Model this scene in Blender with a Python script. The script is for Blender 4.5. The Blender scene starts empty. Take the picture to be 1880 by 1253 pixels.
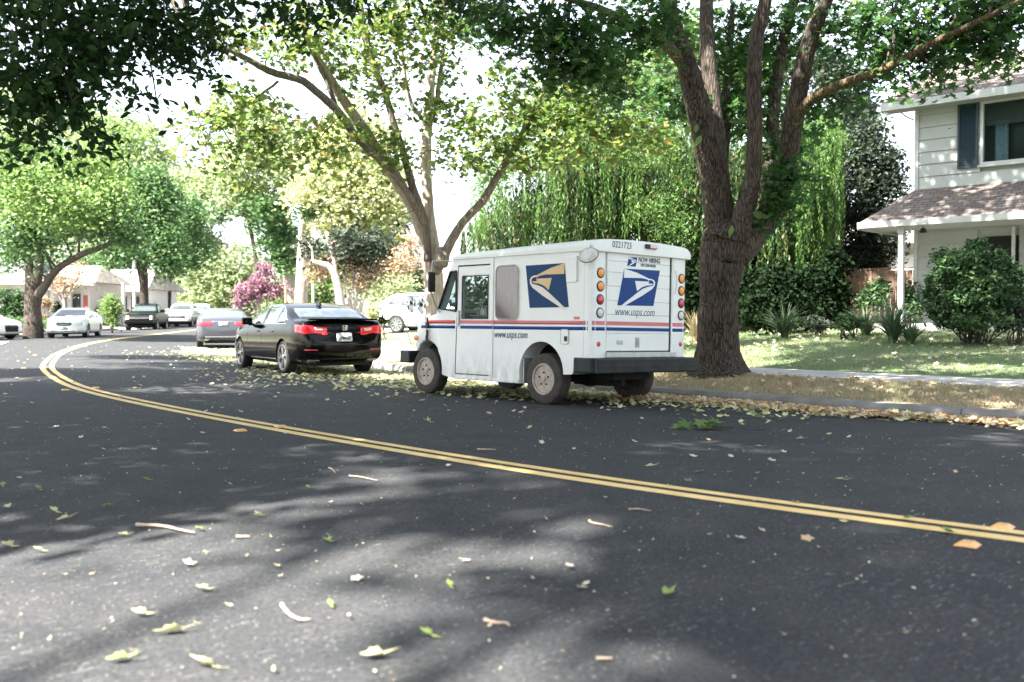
import bpy, bmesh, math, random
import numpy as np
from mathutils import Vector, Matrix
from mathutils.bvhtree import BVHTree
random.seed(7); rng = np.random.default_rng(7)
S = bpy.context.scene; COL = S.collection; PI = math.pi
F = 1828.0; HC = 1.151; PITCH = 0.0246

# ------------------------------------------------------------ helpers
def at(px, py, d):
    """direction of a sight line turned into a real place at depth d (metres)"""
    a = (px-940)/F; b = -(py-626.5)/F
    cp, sp = math.cos(PITCH), math.sin(PITCH)
    ry = cp + b*sp; rz = b*cp - sp
    t = d/ry
    return Vector((a*t, d, HC+rz*t))

class MB:
    def __init__(s): s.v=[]; s.f=[]
    def add(s, vs, fs):
        n=len(s.v); s.v += [tuple(p) for p in vs]; s.f += [tuple(i+n for i in f) for f in fs]; return s
    def box(s, a, b, M=None):
        (x0,y0,z0),(x1,y1,z1)=a,b
        vs=[Vector(p) for p in [(x0,y0,z0),(x1,y0,z0),(x1,y1,z0),(x0,y1,z0),(x0,y0,z1),(x1,y0,z1),(x1,y1,z1),(x0,y1,z1)]]
        if M: vs=[M@p for p in vs]
        return s.add(vs,[(0,3,2,1),(4,5,6,7),(0,1,5,4),(1,2,6,5),(2,3,7,6),(3,0,4,7)])
    def tube(s, path, rad, seg=8, caps=True, sq=None):
        path=[Vector(p) for p in path]; n=len(path)
        if not hasattr(rad,'__len__'): rad=[rad]*n
        vs=[]; up=Vector((0.13,0.31,1)).normalized(); prev=None
        for i,p in enumerate(path):
            t=(path[min(i+1,n-1)]-path[max(i-1,0)])
            t = t.normalized() if t.length>1e-9 else Vector((0,0,1))
            if prev is None:
                a = t.orthogonal().normalized()
            else:
                a=(prev-t*prev.dot(t)); a = a.normalized() if a.length>1e-6 else t.orthogonal().normalized()
            prev=a; b=t.cross(a)
            for k in range(seg):
                an=2*PI*k/seg; vs.append(p+(a*math.cos(an)+b*math.sin(an))*rad[i])
        fs=[]
        for i in range(n-1):
            for k in range(seg):
                k2=(k+1)%seg; fs.append((i*seg+k,i*seg+k2,(i+1)*seg+k2,(i+1)*seg+k))
        if caps: fs.append(tuple(range(seg-1,-1,-1))); fs.append(tuple((n-1)*seg+k for k in range(seg)))
        return s.add(vs,fs)
    def lathe(s, prof, seg=32, axis='y', c=(0,0,0), M=None):
        """prof: list of (r, h) about axis through c"""
        vs=[]; n=len(prof)
        for r,h in prof:
            for k in range(seg):
                a=2*PI*k/seg; u,w=r*math.cos(a),r*math.sin(a)
                p={'y':(u,h,w),'z':(u,w,h),'x':(h,u,w)}[axis]
                p=Vector(p)
                if M: p=M@p
                vs.append(p+Vector(c))
        fs=[]
        for i in range(n-1):
            for k in range(seg):
                k2=(k+1)%seg; fs.append((i*seg+k,i*seg+k2,(i+1)*seg+k2,(i+1)*seg+k))
        if prof[0][0]>1e-6: fs.append(tuple(range(seg-1,-1,-1)))
        if prof[-1][0]>1e-6: fs.append(tuple((n-1)*seg+k for k in range(seg)))
        return s.add(vs,fs)
    def prism(s, poly, m, a, b):
        """poly of 2-D points, m(u,w,t)->xyz, thickness from t=a to t=b"""
        n=len(poly)
        vs=[m(u,w,a) for u,w in poly]+[m(u,w,b) for u,w in poly]
        fs=[tuple(range(n-1,-1,-1)),tuple(range(n,2*n))]+[(i,(i+1)%n,n+(i+1)%n,n+i) for i in range(n)]
        return s.add(vs,fs)

def fixn(me):
    bm=bmesh.new(); bm.from_mesh(me); bmesh.ops.recalc_face_normals(bm,faces=bm.faces); bm.to_mesh(me); bm.free()
def obj(name, mb, mat, parent=None, smooth=False, org=None, bevel=0, auto=None, recalc=True):
    me=bpy.data.meshes.new(name)
    vs=mb.v
    if org is not None: vs=[(p[0]-org[0],p[1]-org[1],p[2]-org[2]) for p in vs]
    me.from_pydata(vs,[],mb.f); me.update()
    if recalc: fixn(me)
    return link(name, me, mat, parent, smooth, bevel, auto)
def link(name, me, mat, parent=None, smooth=False, bevel=0, auto=None):
    o=bpy.data.objects.new(name,me); COL.objects.link(o)
    for m in (mat if isinstance(mat,(list,tuple)) else [mat]): me.materials.append(m)
    if smooth or auto:
        me.polygons.foreach_set('use_smooth',[True]*len(me.polygons))
    if auto: me.set_sharp_from_angle(angle=math.radians(auto))
    if bevel:
        b=o.modifiers.new('b','BEVEL'); b.width=bevel; b.segments=2; b.limit_method='ANGLE'; b.angle_limit=math.radians(35)
    if parent: o.parent=parent
    return o
def thing(name,label,cat,loc=(0,0,0),rot=(0,0,0),group=None):
    o=bpy.data.objects.new(name,None); COL.objects.link(o); o.location=loc; o.rotation_euler=rot; o.empty_display_size=.2
    tag(o,label,cat,group); return o
def tag(o,label,cat,group=None,kind=None):
    if label: o['label']=label
    if cat: o['category']=cat
    if group: o['group']=group
    if kind: o['kind']=kind
    return o
def struct(o,label=None):
    o['kind']='structure'
    if label: o['label']=label
    return o
def dup(root,loc,rz,label,group=None,scale=None):
    r=root.copy(); COL.objects.link(r); r.location=loc; r.rotation_euler=(0,0,rz); r['label']=label
    if group: r['group']=group
    if scale: r.scale=scale
    for ch in list(root.children):
        c=ch.copy(); COL.objects.link(c); c.parent=r
        for g in ch.children:
            d=g.copy(); COL.objects.link(d); d.parent=c
    return r

# ------------------------------------------------------------ materials
def newmat(name):
    m=bpy.data.materials.new(name); m.use_nodes=True; nt=m.node_tree; p=nt.nodes['Principled BSDF']; return m,nt,p
def N(nt,t,**k):
    n=nt.nodes.new(t)
    for a,b in k.items():
        if a in n.inputs: n.inputs[a].default_value=b
        else: setattr(n,a,b)
    return n
def ramp(nt,fac,stops,interp='LINEAR'):
    r=nt.nodes.new('ShaderNodeValToRGB'); r.color_ramp.interpolation=interp
    e=r.color_ramp.elements
    while len(e)<len(stops): e.new(.5)
    for i,(p,c) in enumerate(stops):
        e[i].position=p; e[i].color=(*c,1) if len(c)==3 else c
    nt.links.new(fac,r.inputs[0]); return r.outputs[0]
def mixc(nt,f,a,b,mode='MIX'):
    m=nt.nodes.new('ShaderNodeMix'); m.data_type='RGBA'; m.blend_type=mode
    for i,v in ((0,f),(6,a),(7,b)):
        if hasattr(v,'is_linked') or hasattr(v,'links'): nt.links.new(v,m.inputs[i])
        else: m.inputs[i].default_value = v if i==0 else (*v,1)
    return m.outputs[2]
def coords(nt,scale=(1,1,1),world=False):
    if world:
        t=nt.nodes.new('ShaderNodeNewGeometry').outputs['Position']
    else: t=nt.nodes.new('ShaderNodeTexCoord').outputs['Object']
    m=nt.nodes.new('ShaderNodeMapping'); m.inputs['Scale'].default_value=scale; nt.links.new(t,m.inputs[0]); return m.outputs[0]
def noise(nt,co,scale,detail=4,rough=.6):
    n=N(nt,'ShaderNodeTexNoise'); n.inputs['Scale'].default_value=scale; n.inputs['Detail'].default_value=detail; n.inputs['Roughness'].default_value=rough
    nt.links.new(co,n.inputs['Vector']); return n.outputs[0]
def voro(nt,co,scale,out='Distance',feature='F1',rnd=1):
    n=N(nt,'ShaderNodeTexVoronoi'); n.feature=feature; n.inputs['Scale'].default_value=scale; n.inputs['Randomness'].default_value=rnd
    nt.links.new(co,n.inputs['Vector']); return n.outputs[out]
def math2(nt,op,a,b=None):
    m=nt.nodes.new('ShaderNodeMath'); m.operation=op
    for i,v in ((0,a),(1,b)):
        if v is None: continue
        if hasattr(v,'links'): nt.links.new(v,m.inputs[i])
        else: m.inputs[i].default_value=v
    return m.outputs[0]
def bump(nt,p,h,strength=.3,dist=.01):
    b=nt.nodes.new('ShaderNodeBump'); b.inputs['Strength'].default_value=strength; b.inputs['Distance'].default_value=dist
    nt.links.new(h,b.inputs['Height']); nt.links.new(b.outputs[0],p.inputs['Normal'])
def plain(name,c,rough=.5,metal=0,coat=0,var=0,vs=6,spec=.5,bmp=0):
    m,nt,p=newmat(name); p.inputs['Base Color'].default_value=(*c,1); p.inputs['Roughness'].default_value=rough
    p.inputs['Metallic'].default_value=metal; p.inputs['Coat Weight'].default_value=coat; p.inputs['Coat Roughness'].default_value=.04
    p.inputs['Specular IOR Level'].default_value=spec
    if var:
        co=coords(nt); n=noise(nt,co,vs,6)
        nt.links.new(ramp(nt,n,[(.3,tuple(x*(1-var) for x in c)),(.7,tuple(min(1,x*(1+var)) for x in c))]),p.inputs['Base Color'])
        if bmp: bump(nt,p,noise(nt,co,vs*8,5),bmp,.01)
    return m
def leafmat(name,stops,trans=.4,rough=.5,spec=.35):
    m,nt,p=newmat(name); g=nt.nodes.new('ShaderNodeNewGeometry')
    c=ramp(nt,g.outputs['Random Per Island'],stops)
    nt.links.new(c,p.inputs['Base Color']); p.inputs['Roughness'].default_value=rough; p.inputs['Specular IOR Level'].default_value=spec
    t=nt.nodes.new('ShaderNodeBsdfTranslucent')
    hs=nt.nodes.new('ShaderNodeHueSaturation'); hs.inputs['Value'].default_value=1.5; hs.inputs['Hue'].default_value=.485; nt.links.new(c,hs.inputs['Color']); nt.links.new(hs.outputs[0],t.inputs['Color'])
    mx=nt.nodes.new('ShaderNodeMixShader'); mx.inputs[0].default_value=trans
    nt.links.new(p.outputs[0],mx.inputs[1]); nt.links.new(t.outputs[0],mx.inputs[2])
    nt.links.new(mx.outputs[0],nt.nodes['Material Output'].inputs[0]); return m
def barkmat(name,c1,c2,scale=9,bs=.8,c3=None):
    m,nt,p=newmat(name)
    wob=noise(nt,coords(nt,(1,1,.6)),3,3)
    co=coords(nt,(1,1,.10)); n=noise(nt,co,scale*3.2,9,.72); v=voro(nt,co,scale*3.0,'Distance','DISTANCE_TO_EDGE')
    ridge=ramp(nt,v,[(.0,(0,0,0)),(.22,(1,1,1))])
    rings=noise(nt,coords(nt,(.25,.25,3)),scale*.7,5,.7)
    a=math2(nt,'ADD',math2(nt,'MULTIPLY',ridge,.45),math2(nt,'ADD',math2(nt,'MULTIPLY',n,.55),math2(nt,'ADD',math2(nt,'MULTIPLY',rings,.22),math2(nt,'MULTIPLY',wob,.2))))
    col=ramp(nt,a,[(.45,c1),(1.08,c2)])
    if c3:
        patch=ramp(nt,noise(nt,coords(nt,(1,1,.6)),3.5,4,.7),[(.50,(0,0,0)),(.62,(.8,.8,.8))]); col=mixc(nt,patch,col,c3)
    nt.links.new(col,p.inputs['Base Color']); p.inputs['Roughness'].default_value=.9; p.inputs['Specular IOR Level'].default_value=.2
    bump(nt,p,a,bs,.04); return m

def glassmat(name,tint=(.86,.93,.93),tr=.90,rough=.02):
    m,nt,p=newmat(name); t=nt.nodes.new('ShaderNodeBsdfTransparent'); t.inputs[0].default_value=(*tint,1)
    p.inputs['Base Color'].default_value=(.02,.03,.03,1); p.inputs['Roughness'].default_value=rough
    f=nt.nodes.new('ShaderNodeLayerWeight'); f.inputs[0].default_value=.5
    a=math2(nt,'ADD',math2(nt,'MULTIPLY',math2(nt,'POWER',f.outputs['Facing'],4.0),.7),1-tr)
    mx=nt.nodes.new('ShaderNodeMixShader'); nt.links.new(a,mx.inputs[0]); nt.links.new(t.outputs[0],mx.inputs[1]); nt.links.new(p.outputs[0],mx.inputs[2])
    nt.links.new(mx.outputs[0],nt.nodes['Material Output'].inputs[0]); return m

def asphalt():
    m,nt,p=newmat('asphalt'); co=coords(nt,world=True)
    big=noise(nt,co,.35,4); fine=noise(nt,co,60,4,.8); mid=noise(nt,co,2.2,5)
    base=ramp(nt,mid,[(.25,(.027,.030,.034)),(.75,(.047,.048,.050))])
    grain=ramp(nt,fine,[(.35,(.45,.45,.45)),(.7,(1.7,1.7,1.7))]); base=mixc(nt,1.0,base,grain,'MULTIPLY')
    # light aggregate specks
    n=N(nt,'ShaderNodeTexVoronoi'); n.inputs['Scale'].default_value=55; nt.links.new(co,n.inputs['Vector'])
    r=ramp(nt,n.outputs['Color'],[(.80,(0,0,0)),(.83,(1,1,1))]); d=ramp(nt,n.outputs['Distance'],[(.2,(1,1,1)),(.3,(0,0,0))])
    base=mixc(nt,mixc(nt,1.0,r,d,'MULTIPLY'),base,(.20,.19,.175))
    # pale crumbs and chalky scuffs, more of them in drifts
    for sc,sx,lo,thr,cc in ((15,.9,.50,.14,(.30,.30,.285)),(38,.9,.42,.24,(.24,.24,.23)),(7,.8,.60,.08,(.32,.33,.32))):
        c2=coords(nt,(sx,1.0,1),world=True)
        nn=noise(nt,c2,sc*2.5,2); 
        w=nt.nodes.new('ShaderNodeVectorMath'); w.operation='ADD'; nt.links.new(c2,w.inputs[0])
        sc_=nt.nodes.new('ShaderNodeVectorMath'); sc_.operation='SCALE'; sc_.inputs[3].default_value=.12; 
        cmb=nt.nodes.new('ShaderNodeCombineXYZ'); nt.links.new(nn,cmb.inputs[0]); nt.links.new(nn,cmb.inputs[1]); nt.links.new(cmb.outputs[0],sc_.inputs[0]); nt.links.new(sc_.outputs[0],w.inputs[1])
        v=voro(nt,w.outputs[0],sc); vr=voro(nt,w.outputs[0],sc,'Color')
        spot=ramp(nt,v,[(thr*.6,(1,1,1)),(thr,(0,0,0))]); pick=ramp(nt,vr,[(.62,(0,0,0)),(.66,(1,1,1))])
        drift=ramp(nt,noise(nt,co,.8,5,.7),[(lo,(0,0,0)),(lo+.14,(1,1,1))])
        f=mixc(nt,1.0,mixc(nt,1.0,spot,pick,'MULTIPLY'),drift,'MULTIPLY'); base=mixc(nt,f,base,cc)
    # cracks, tar-dark patches
    nt.links.new(base,p.inputs['Base Color']); p.inputs['Roughness'].default_value=.85; p.inputs['Specular IOR Level'].default_value=.2
    bump(nt,p,fine,.5,.008); return m
def grassmat(name,a,b,c,dry=.5):
    m,nt,p=newmat(name); co=coords(nt,world=True)
    n1=noise(nt,co,.6,5,.6); n2=noise(nt,co,14,5,.8); n3=noise(nt,co,90,2)
    col=ramp(nt,n2,[(.3,a),(.7,b)]); col=mixc(nt,ramp(nt,n1,[(dry-.1,(0,0,0)),(dry+.15,(1,1,1))]),col,c)
    col=mixc(nt,1.0,col,ramp(nt,n3,[(.3,(.6,.6,.6)),(.7,(1.35,1.35,1.35))]),'MULTIPLY')
    nt.links.new(col,p.inputs['Base Color']); p.inputs['Roughness'].default_value=.9; p.inputs['Specular IOR Level'].default_value=.15
    bump(nt,p,n3,1,.03); return m
def concrete(name,c,var=.18):
    m,nt,p=newmat(name); co=coords(nt,world=True); n=noise(nt,co,3,7,.65); n2=noise(nt,co,70,3,.8)
    col=ramp(nt,n,[(.3,tuple(x*(1-var) for x in c)),(.72,tuple(x*(1+var) for x in c))])
    col=mixc(nt,1.0,col,ramp(nt,n2,[(.3,(.8,.8,.8)),(.7,(1.12,1.12,1.12))]),'MULTIPLY')
    nt.links.new(col,p.inputs['Base Color']); p.inputs['Roughness'].default_value=.9; p.inputs['Specular IOR Level'].default_value=.2
    bump(nt,p,n2,.35,.01); return m
def shingles(name,c,rows=6.5,cols=4):
    m,nt,p=newmat(name); tc=nt.nodes.new('ShaderNodeTexCoord').outputs['UV']
    b=N(nt,'ShaderNodeTexBrick'); b.inputs['Scale'].default_value=1; b.inputs['Mortar Size'].default_value=.012; b.inputs['Brick Width'].default_value=.28; b.inputs['Row Height'].default_value=.14
    b.inputs['Color1'].default_value=(*[x*.8 for x in c],1); b.inputs['Color2'].default_value=(*[x*1.2 for x in c],1); b.inputs['Mortar'].default_value=(*[x*.4 for x in c],1)
    nt.links.new(tc,b.inputs['Vector']); n=noise(nt,coords(nt,world=True),1.4,6,.7)
    col=mixc(nt,1.0,b.outputs['Color'],ramp(nt,n,[(.3,(.75,.75,.77)),(.7,(1.25,1.2,1.2))]),'MULTIPLY')
    nt.links.new(col,p.inputs['Base Color']); p.inputs['Roughness'].default_value=.95; p.inputs['Specular IOR Level'].default_value=.15
    bump(nt,p,b.outputs['Fac'],.6,-.01); return m
def vanpaint():
    m,nt,p=newmat('van_white_paint'); co=coords(nt); n=noise(nt,co,2.0,7,.7); n2=noise(nt,coords(nt,(1,1,.35)),9,6,.7)
    z=nt.nodes.new('ShaderNodeSeparateXYZ'); nt.links.new(coords(nt),z.inputs[0])
    low=ramp(nt,math2(nt,'ADD',z.outputs[2],math2(nt,'MULTIPLY',n2,.5)),[(.50,(1,1,1)),(1.0,(0,0,0))])
    col=ramp(nt,n,[(.3,(.71,.73,.72)),(.7,(.80,.815,.80))])
    dirt=mixc(nt,1.0,low,ramp(nt,n2,[(.42,(0,0,0)),(.62,(.8,.8,.8))]),'MULTIPLY')
    col=mixc(nt,dirt,col,(.42,.40,.37))
    scuff=ramp(nt,noise(nt,coords(nt,(1,1,.5)),22,4,.75),[(.70,(0,0,0)),(.76,(.5,.5,.5))]); col=mixc(nt,scuff,col,(.40,.36,.32))
    nt.links.new(col,p.inputs['Base Color']); p.inputs['Roughness'].default_value=.38; p.inputs['Specular IOR Level'].default_value=.5
    p.inputs['Coat Weight'].default_value=.3; p.inputs['Coat Roughness'].default_value=.15
    bump(nt,p,noise(nt,co,1.6,2),.12,.02); return m

M={}
M['asphalt']=asphalt()
M['concrete']=concrete('sidewalk_concrete',(.42,.41,.40)); M['kerb']=concrete('kerb_concrete',(.20,.195,.19),.3)
M['gutter']=concrete('gutter_concrete',(.16,.155,.15))
M['lawn']=grassmat('lawn_grass',(.12,.18,.085),(.20,.255,.135),(.26,.255,.16),.54)
M['verge']=grassmat('verge_dry_grass',(.31,.26,.19),(.45,.385,.29),(.20,.21,.12),.57)
M['terrain']=grassmat('terrain_ground',(.05,.075,.03),(.11,.12,.055),(.14,.11,.07),.5)
M['mulch']=grassmat('mulch_ground',(.10,.06,.035),(.22,.13,.085),(.15,.10,.06),.5)
M['yellow']=plain('road_yellow_paint',(.60,.37,.10),.7,var=.22,vs=16,bmp=.3)
def wornyellow():
    m,nt,p=newmat('worn_yellow_paint'); co=coords(nt,world=True)
    a=noise(nt,co,38,6,.8); b=noise(nt,co,2,3)
    col=ramp(nt,noise(nt,co,5,4),[(.3,(.66,.46,.17)),(.7,(.78,.58,.26))])
    f=ramp(nt,math2(nt,'ADD',a,math2(nt,'MULTIPLY',b,.25)),[(.40,(1,1,1)),(.47,(0,0,0))])
    col=mixc(nt,f,col,(.10,.085,.05)); nt.links.new(col,p.inputs['Base Color']); p.inputs['Roughness'].default_value=.75; bump(nt,p,a,.4,.006); return m
M['yellow']=wornyellow()
M['marker']=plain('marker_plastic',(.68,.36,.12),.35,var=.15,vs=40)
M['white']=vanpaint()
M['trimwhite']=plain('white_trim',(.74,.75,.74),.5,var=.06,vs=3)
M['black']=plain('black_plastic',(.016,.017,.018),.55,var=.3,vs=8)
M['bumper']=plain('bumper_rubber',(.011,.014,.016),.5,var=.8,vs=5,bmp=.3,spec=.3)
M['tyre']=plain('tyre_rubber',(.016,.015,.015),.85,var=.25,vs=10,bmp=.4)
M['tyredust']=plain('dusty_tyre_rubber',(.050,.043,.039),.9,var=.45,vs=10,bmp=.3)
M['rimtan']=plain('painted_steel_rim',(.33,.285,.24),.5,metal=.2,var=.35,vs=14)
M['rimalu']=plain('alloy_rim',(.40,.41,.42),.3,metal=.8,var=.1)
M['chrome']=plain('chrome',(.8,.8,.82),.12,metal=1)
M['blue']=plain('mail_blue',(.004,.048,.215),.5,var=.1,vs=3,spec=.2)
M['navy']=plain('sun_faded_blue',(.006,.045,.135),.55,var=.1,vs=3,spec=.2)
M['red']=plain('stripe_red',(.60,.045,.04),.45,var=.1,vs=3); M['redfade']=plain('faded_stripe_red',(.58,.16,.17),.5,var=.1,vs=3)
M['gold']=plain('eagle_gold',(.66,.46,.22),.45,var=.08,vs=3)
M['decalwhite']=plain('decal_white',(.76,.78,.79),.4)
M['cream']=plain('decal_cream',(.72,.66,.58),.4,var=.05)
M['ink']=plain('lettering_ink',(.03,.06,.10),.5)
M['amber']=plain('amber_lens',(.85,.26,.012),.25,coat=.6,var=.2,vs=60)
M['redlens']=plain('red_lens',(.50,.012,.035),.2,coat=.6,var=.3,vs=60)
M['redlens2']=plain('bright_red_lens',(.80,.02,.035),.15,coat=1)
M['clearlens']=plain('clear_lens',(.62,.60,.52),.2,coat=.6,var=.15,vs=60)
M['lamplens']=plain('pale_pink_lens',(.75,.60,.68),.3)
M['steel']=plain('brushed_steel',(.45,.46,.46),.42,metal=.6,var=.15,vs=10)
M['glass']=glassmat('clear_window_glass'); M['darkglass']=plain('tinted_glass',(.012,.017,.016),.03,spec=.9,coat=1)
M['carglass']=plain('car_glass',(.05,.07,.07),.03,spec=1,coat=1)
M['silverglass']=plain('sky_reflecting_glass',(.32,.36,.36),.04,metal=.85,spec=1,coat=1)
def dustypane():
    m,nt,p=newmat('dusty_plastic_pane'); co=coords(nt); n=noise(nt,co,9,6,.7); z=nt.nodes.new('ShaderNodeSeparateXYZ'); nt.links.new(co,z.inputs[0])
    h=math2(nt,'ADD',math2(nt,'ADD',z.outputs[2],math2(nt,'MULTIPLY',z.outputs[0],-.75)),math2(nt,'MULTIPLY',n,.12))
    col=ramp(nt,h,[(.66,(.070,.040,.038)),(.78,(.25,.205,.21)),(1.0,(.34,.30,.31))])
    col=mixc(nt,1.0,col,ramp(nt,noise(nt,coords(nt,(5,5,.4)),12,5),[(.3,(.82,.82,.82)),(.7,(1.15,1.15,1.15))]),'MULTIPLY')
    nt.links.new(col,p.inputs['Base Color']); p.inputs['Roughness'].default_value=.35; return m
M['pane']=dustypane()
M['carblack']=plain('black_car_paint',(.0022,.0024,.0027),.10,coat=.22,spec=.2)
M['pickupblack']=plain('black_pickup_paint',(.003,.003,.0035),.3,coat=.05,spec=.2)
M['cargrey']=plain('grey_car_paint',(.062,.066,.082),.25,metal=.3,coat=.7)
M['carwhite']=plain('white_car_paint',(.74,.76,.76),.25,coat=1)
M['carblue']=plain('silver_blue_car_paint',(.40,.48,.55),.25,metal=.4,coat=1)
M['under']=plain('underbody_dark',(.012,.012,.012),.9)
M['interior']=plain('cab_interior',(.10,.12,.12),.8,var=.2)
M['tray']=plain('mail_tray_plastic',(.12,.19,.19),.5,var=.15)
M['paper']=plain('paper_bundle',(.38,.34,.30),.8,var=.25,vs=14)
M['plate']=plain('plate_white',(.62,.63,.66),.4)
M['siding']=plain('house_siding_paint',(.34,.36,.35),.75,var=.07,vs=2,bmp=.1)
M['fascia']=plain('fascia_paint',(.40,.42,.41),.6,var=.08,vs=3)
M['soffit']=plain('soffit_paint',(.30,.31,.29),.8,var=.05)
M['shutter']=plain('navy_shutter_paint',(.008,.030,.042),.5,var=.2,vs=6)
M['shingle']=shingles('roof_shingles',(.140,.124,.112)); M['shingle2']=shingles('grey_roof_shingles',(.19,.20,.22)); M['shinglepale']=shingles('sunlit_pale_shingles',(.55,.50,.48))  # the palest shingles carry sunlight in their colour
M['winglass']=plain('house_window_glass',(.035,.04,.04),.05,spec=.8)
M['curtain']=plain('curtain_cloth',(.20,.25,.29),.9,var=.3,vs=12)
M['blind']=plain('window_blind',(.10,.11,.10),.7,var=.15)
M['fence']=plain('cedar_fence_wood',(.20,.125,.09),.85,var=.4,vs=3,bmp=.3)
M['stucco']=plain('white_stucco',(.70,.68,.66),.9,var=.05,bmp=.2)
M['tan']=plain('tan_stucco',(.56,.52,.49),.9,var=.08); M['pinkwhite']=plain('pale_pink_stucco',(.70,.65,.63),.9,var=.06)
M['rust']=plain('rust_red_paint',(.35,.10,.07),.7)
M['pole']=plain('pale_painted_pole',(.62,.62,.60),.7,var=.1); M['wood']=plain('wood_pole',(.35,.22,.13),.9,var=.25)
M['bark']=barkmat('maple_bark',(.012,.010,.009),(.108,.084,.068),11,.8)
M['barklimb']=barkmat('maple_limb_bark',(.026,.021,.018),(.118,.096,.080),9,.6)
M['barkmoss']=barkmat('mossy_limb_bark',(.04,.03,.02),(.16,.125,.075),9,.7,c3=(.145,.115,.055))
M['barkpale']=barkmat('sycamore_bark',(.30,.25,.205),(.46,.41,.35),4,.2,c3=(.25,.21,.165))
M['barkgrey']=barkmat('sycamore_limb_bark',(.10,.085,.07),(.22,.19,.165),7,.4)
M['barkdark']=barkmat('dark_bark',(.03,.025,.022),(.12,.10,.085),8,.8)
M['barkbg']=barkmat('pale_trunk_bark',(.24,.20,.18),(.42,.36,.33),6,.4)
M['twig']=plain('dry_twig',(.36,.28,.22),.8,var=.2,vs=30); M['twigdark']=plain('dark_twig',(.05,.035,.03),.8)
G=lambda *c:[(i/(len(c)-1),x) for i,x in enumerate(c)]
M['lf_maple']=leafmat('maple_leaves',G((.018,.058,.018),(.030,.090,.028),(.048,.125,.034),(.080,.165,.038)),.42)
M['lf_syc']=leafmat('sycamore_leaves',[(0,(.06,.125,.025)),(.45,(.11,.18,.04)),(.88,(.19,.25,.07)),(.985,(.27,.27,.08)),(1,(.36,.18,.06))],.5)
M['lf_dark']=leafmat('overhanging_leaves',G((.012,.040,.012),(.022,.062,.018),(.040,.095,.024)),.34)
M['lf_bright']=leafmat('bright_leaves',G((.07,.145,.035),(.125,.21,.06),(.21,.30,.11)),.45)
M['lf_willow']=leafmat('willow_leaves',G((.045,.115,.028),(.085,.17,.04),(.155,.25,.08)),.42)
M['lf_willowd']=leafmat('willow_shaded_leaves',[(0,(.010,.032,.009)),(.75,(.024,.058,.015)),(.95,(.12,.12,.04)),(1,(.18,.11,.05))],.3)  # dark greens put the willow's shade into the leaf colour
M['lf_olive']=leafmat('grey_green_leaves',G((.016,.028,.018),(.038,.055,.037),(.085,.105,.078)),.2,.7,.15)
M['lf_shrub']=leafmat('shrub_leaves',G((.018,.045,.018),(.038,.085,.032),(.085,.15,.06)),.3,.6,.25)
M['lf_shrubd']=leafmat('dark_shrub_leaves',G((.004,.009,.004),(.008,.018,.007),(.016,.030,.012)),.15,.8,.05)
M['lf_mid']=leafmat('mid_green_leaves',G((.035,.095,.035),(.075,.155,.055),(.13,.21,.085)),.4)  # brightened for far trees in place of haze
M['lf_pale']=leafmat('pale_yellow_green_leaves',G((.20,.26,.10),(.34,.38,.19),(.48,.47,.28)),.5)  # far leaf colour paled to imitate haze
M['lf_paleg']=leafmat('pale_green_leaves',G((.14,.20,.09),(.23,.29,.15),(.34,.38,.22)),.5)  # distance haze is put into this paler green
M['lf_purple']=leafmat('purple_leaves',G((.12,.05,.075),(.22,.11,.15),(.34,.21,.25)),.4)
M['lf_tan']=leafmat('tan_dry_leaves',G((.22,.17,.09),(.34,.26,.17),(.44,.36,.26)),.4)
M['lf_fall']=leafmat('fallen_tan_leaves',[(0,(.40,.20,.09)),(.3,(.60,.45,.28)),(.6,(.66,.56,.40)),(.85,(.52,.29,.15)),(1,(.38,.42,.15))],.15)
M['lf_fally']=leafmat('fallen_yellow_green_leaves',[(0,(.50,.48,.26)),(.4,(.58,.58,.36)),(.8,(.36,.42,.16)),(1,(.40,.28,.12))],.15)
M['lf_palefall']=leafmat('pale_fallen_leaves',G((.45,.42,.30),(.60,.58,.44),(.50,.34,.20)),.15)
M['lf_green']=leafmat('fresh_fallen_leaf',G((.16,.27,.055),(.30,.38,.12)),.2); M['lf_yel']=leafmat('pale_fallen_leaf',G((.48,.50,.24),(.60,.58,.34)),.2)
M['blade']=leafmat('lawn_blades',G((.10,.16,.07),(.16,.23,.10),(.24,.26,.15)),.3); M['bladedry']=leafmat('dry_blades',G((.34,.27,.17),(.44,.37,.25),(.20,.21,.10)),.3)
M['flax']=leafmat('strap_leaves',G((.03,.07,.035),(.07,.12,.06),(.12,.17,.09)),.2,spec=.5)

# ------------------------------------------------------------ road centreline and ground height
CL=np.array([(40,-22),(22,-9.6),(11,-1.75),(5.6,2.2),(2.43,4.69),(.8,6.07),(-.58,7.5),(-2.18,9.28),(-4.52,12.1),(-6.3,14.5),(-7.7,16.9),(-9.45,20.2),(-11.2,24.2),(-12.6,27.6),(-14.2,32.0),(-15.84,37.0),(-17.3,43.6),(-18.5,52.5),(-19.7,61.9),(-21.0,75),(-22.2,90),(-23.2,110),(-24,135),(-25,170)],float)
def smoothline(P,n):
    t=np.concatenate([[0],np.cumsum(np.linalg.norm(np.diff(P,axis=0),axis=1))]); out=[]
    for i in range(len(P)-1):
        p0=P[max(i-1,0)];p1=P[i];p2=P[i+1];p3=P[min(i+2,len(P)-1)]
        t1,t2=t[i],t[i+1]; m1=(p2-p0)/(t[i+1]-t[max(i-1,0)]); m2=(p3-p1)/(t[min(i+2,len(P)-1)]-t[i]); h=t2-t1
        k=max(2,int(h/n))
        for u in np.arange(k)/k:
            out.append((2*u**3-3*u**2+1)*p1+(u**3-2*u**2+u)*h*m1+(-2*u**3+3*u**2)*p2+(u**3-u**2)*h*m2)
    out.append(P[-1]); return np.array(out)
C=smoothline(CL,.5)
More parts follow.
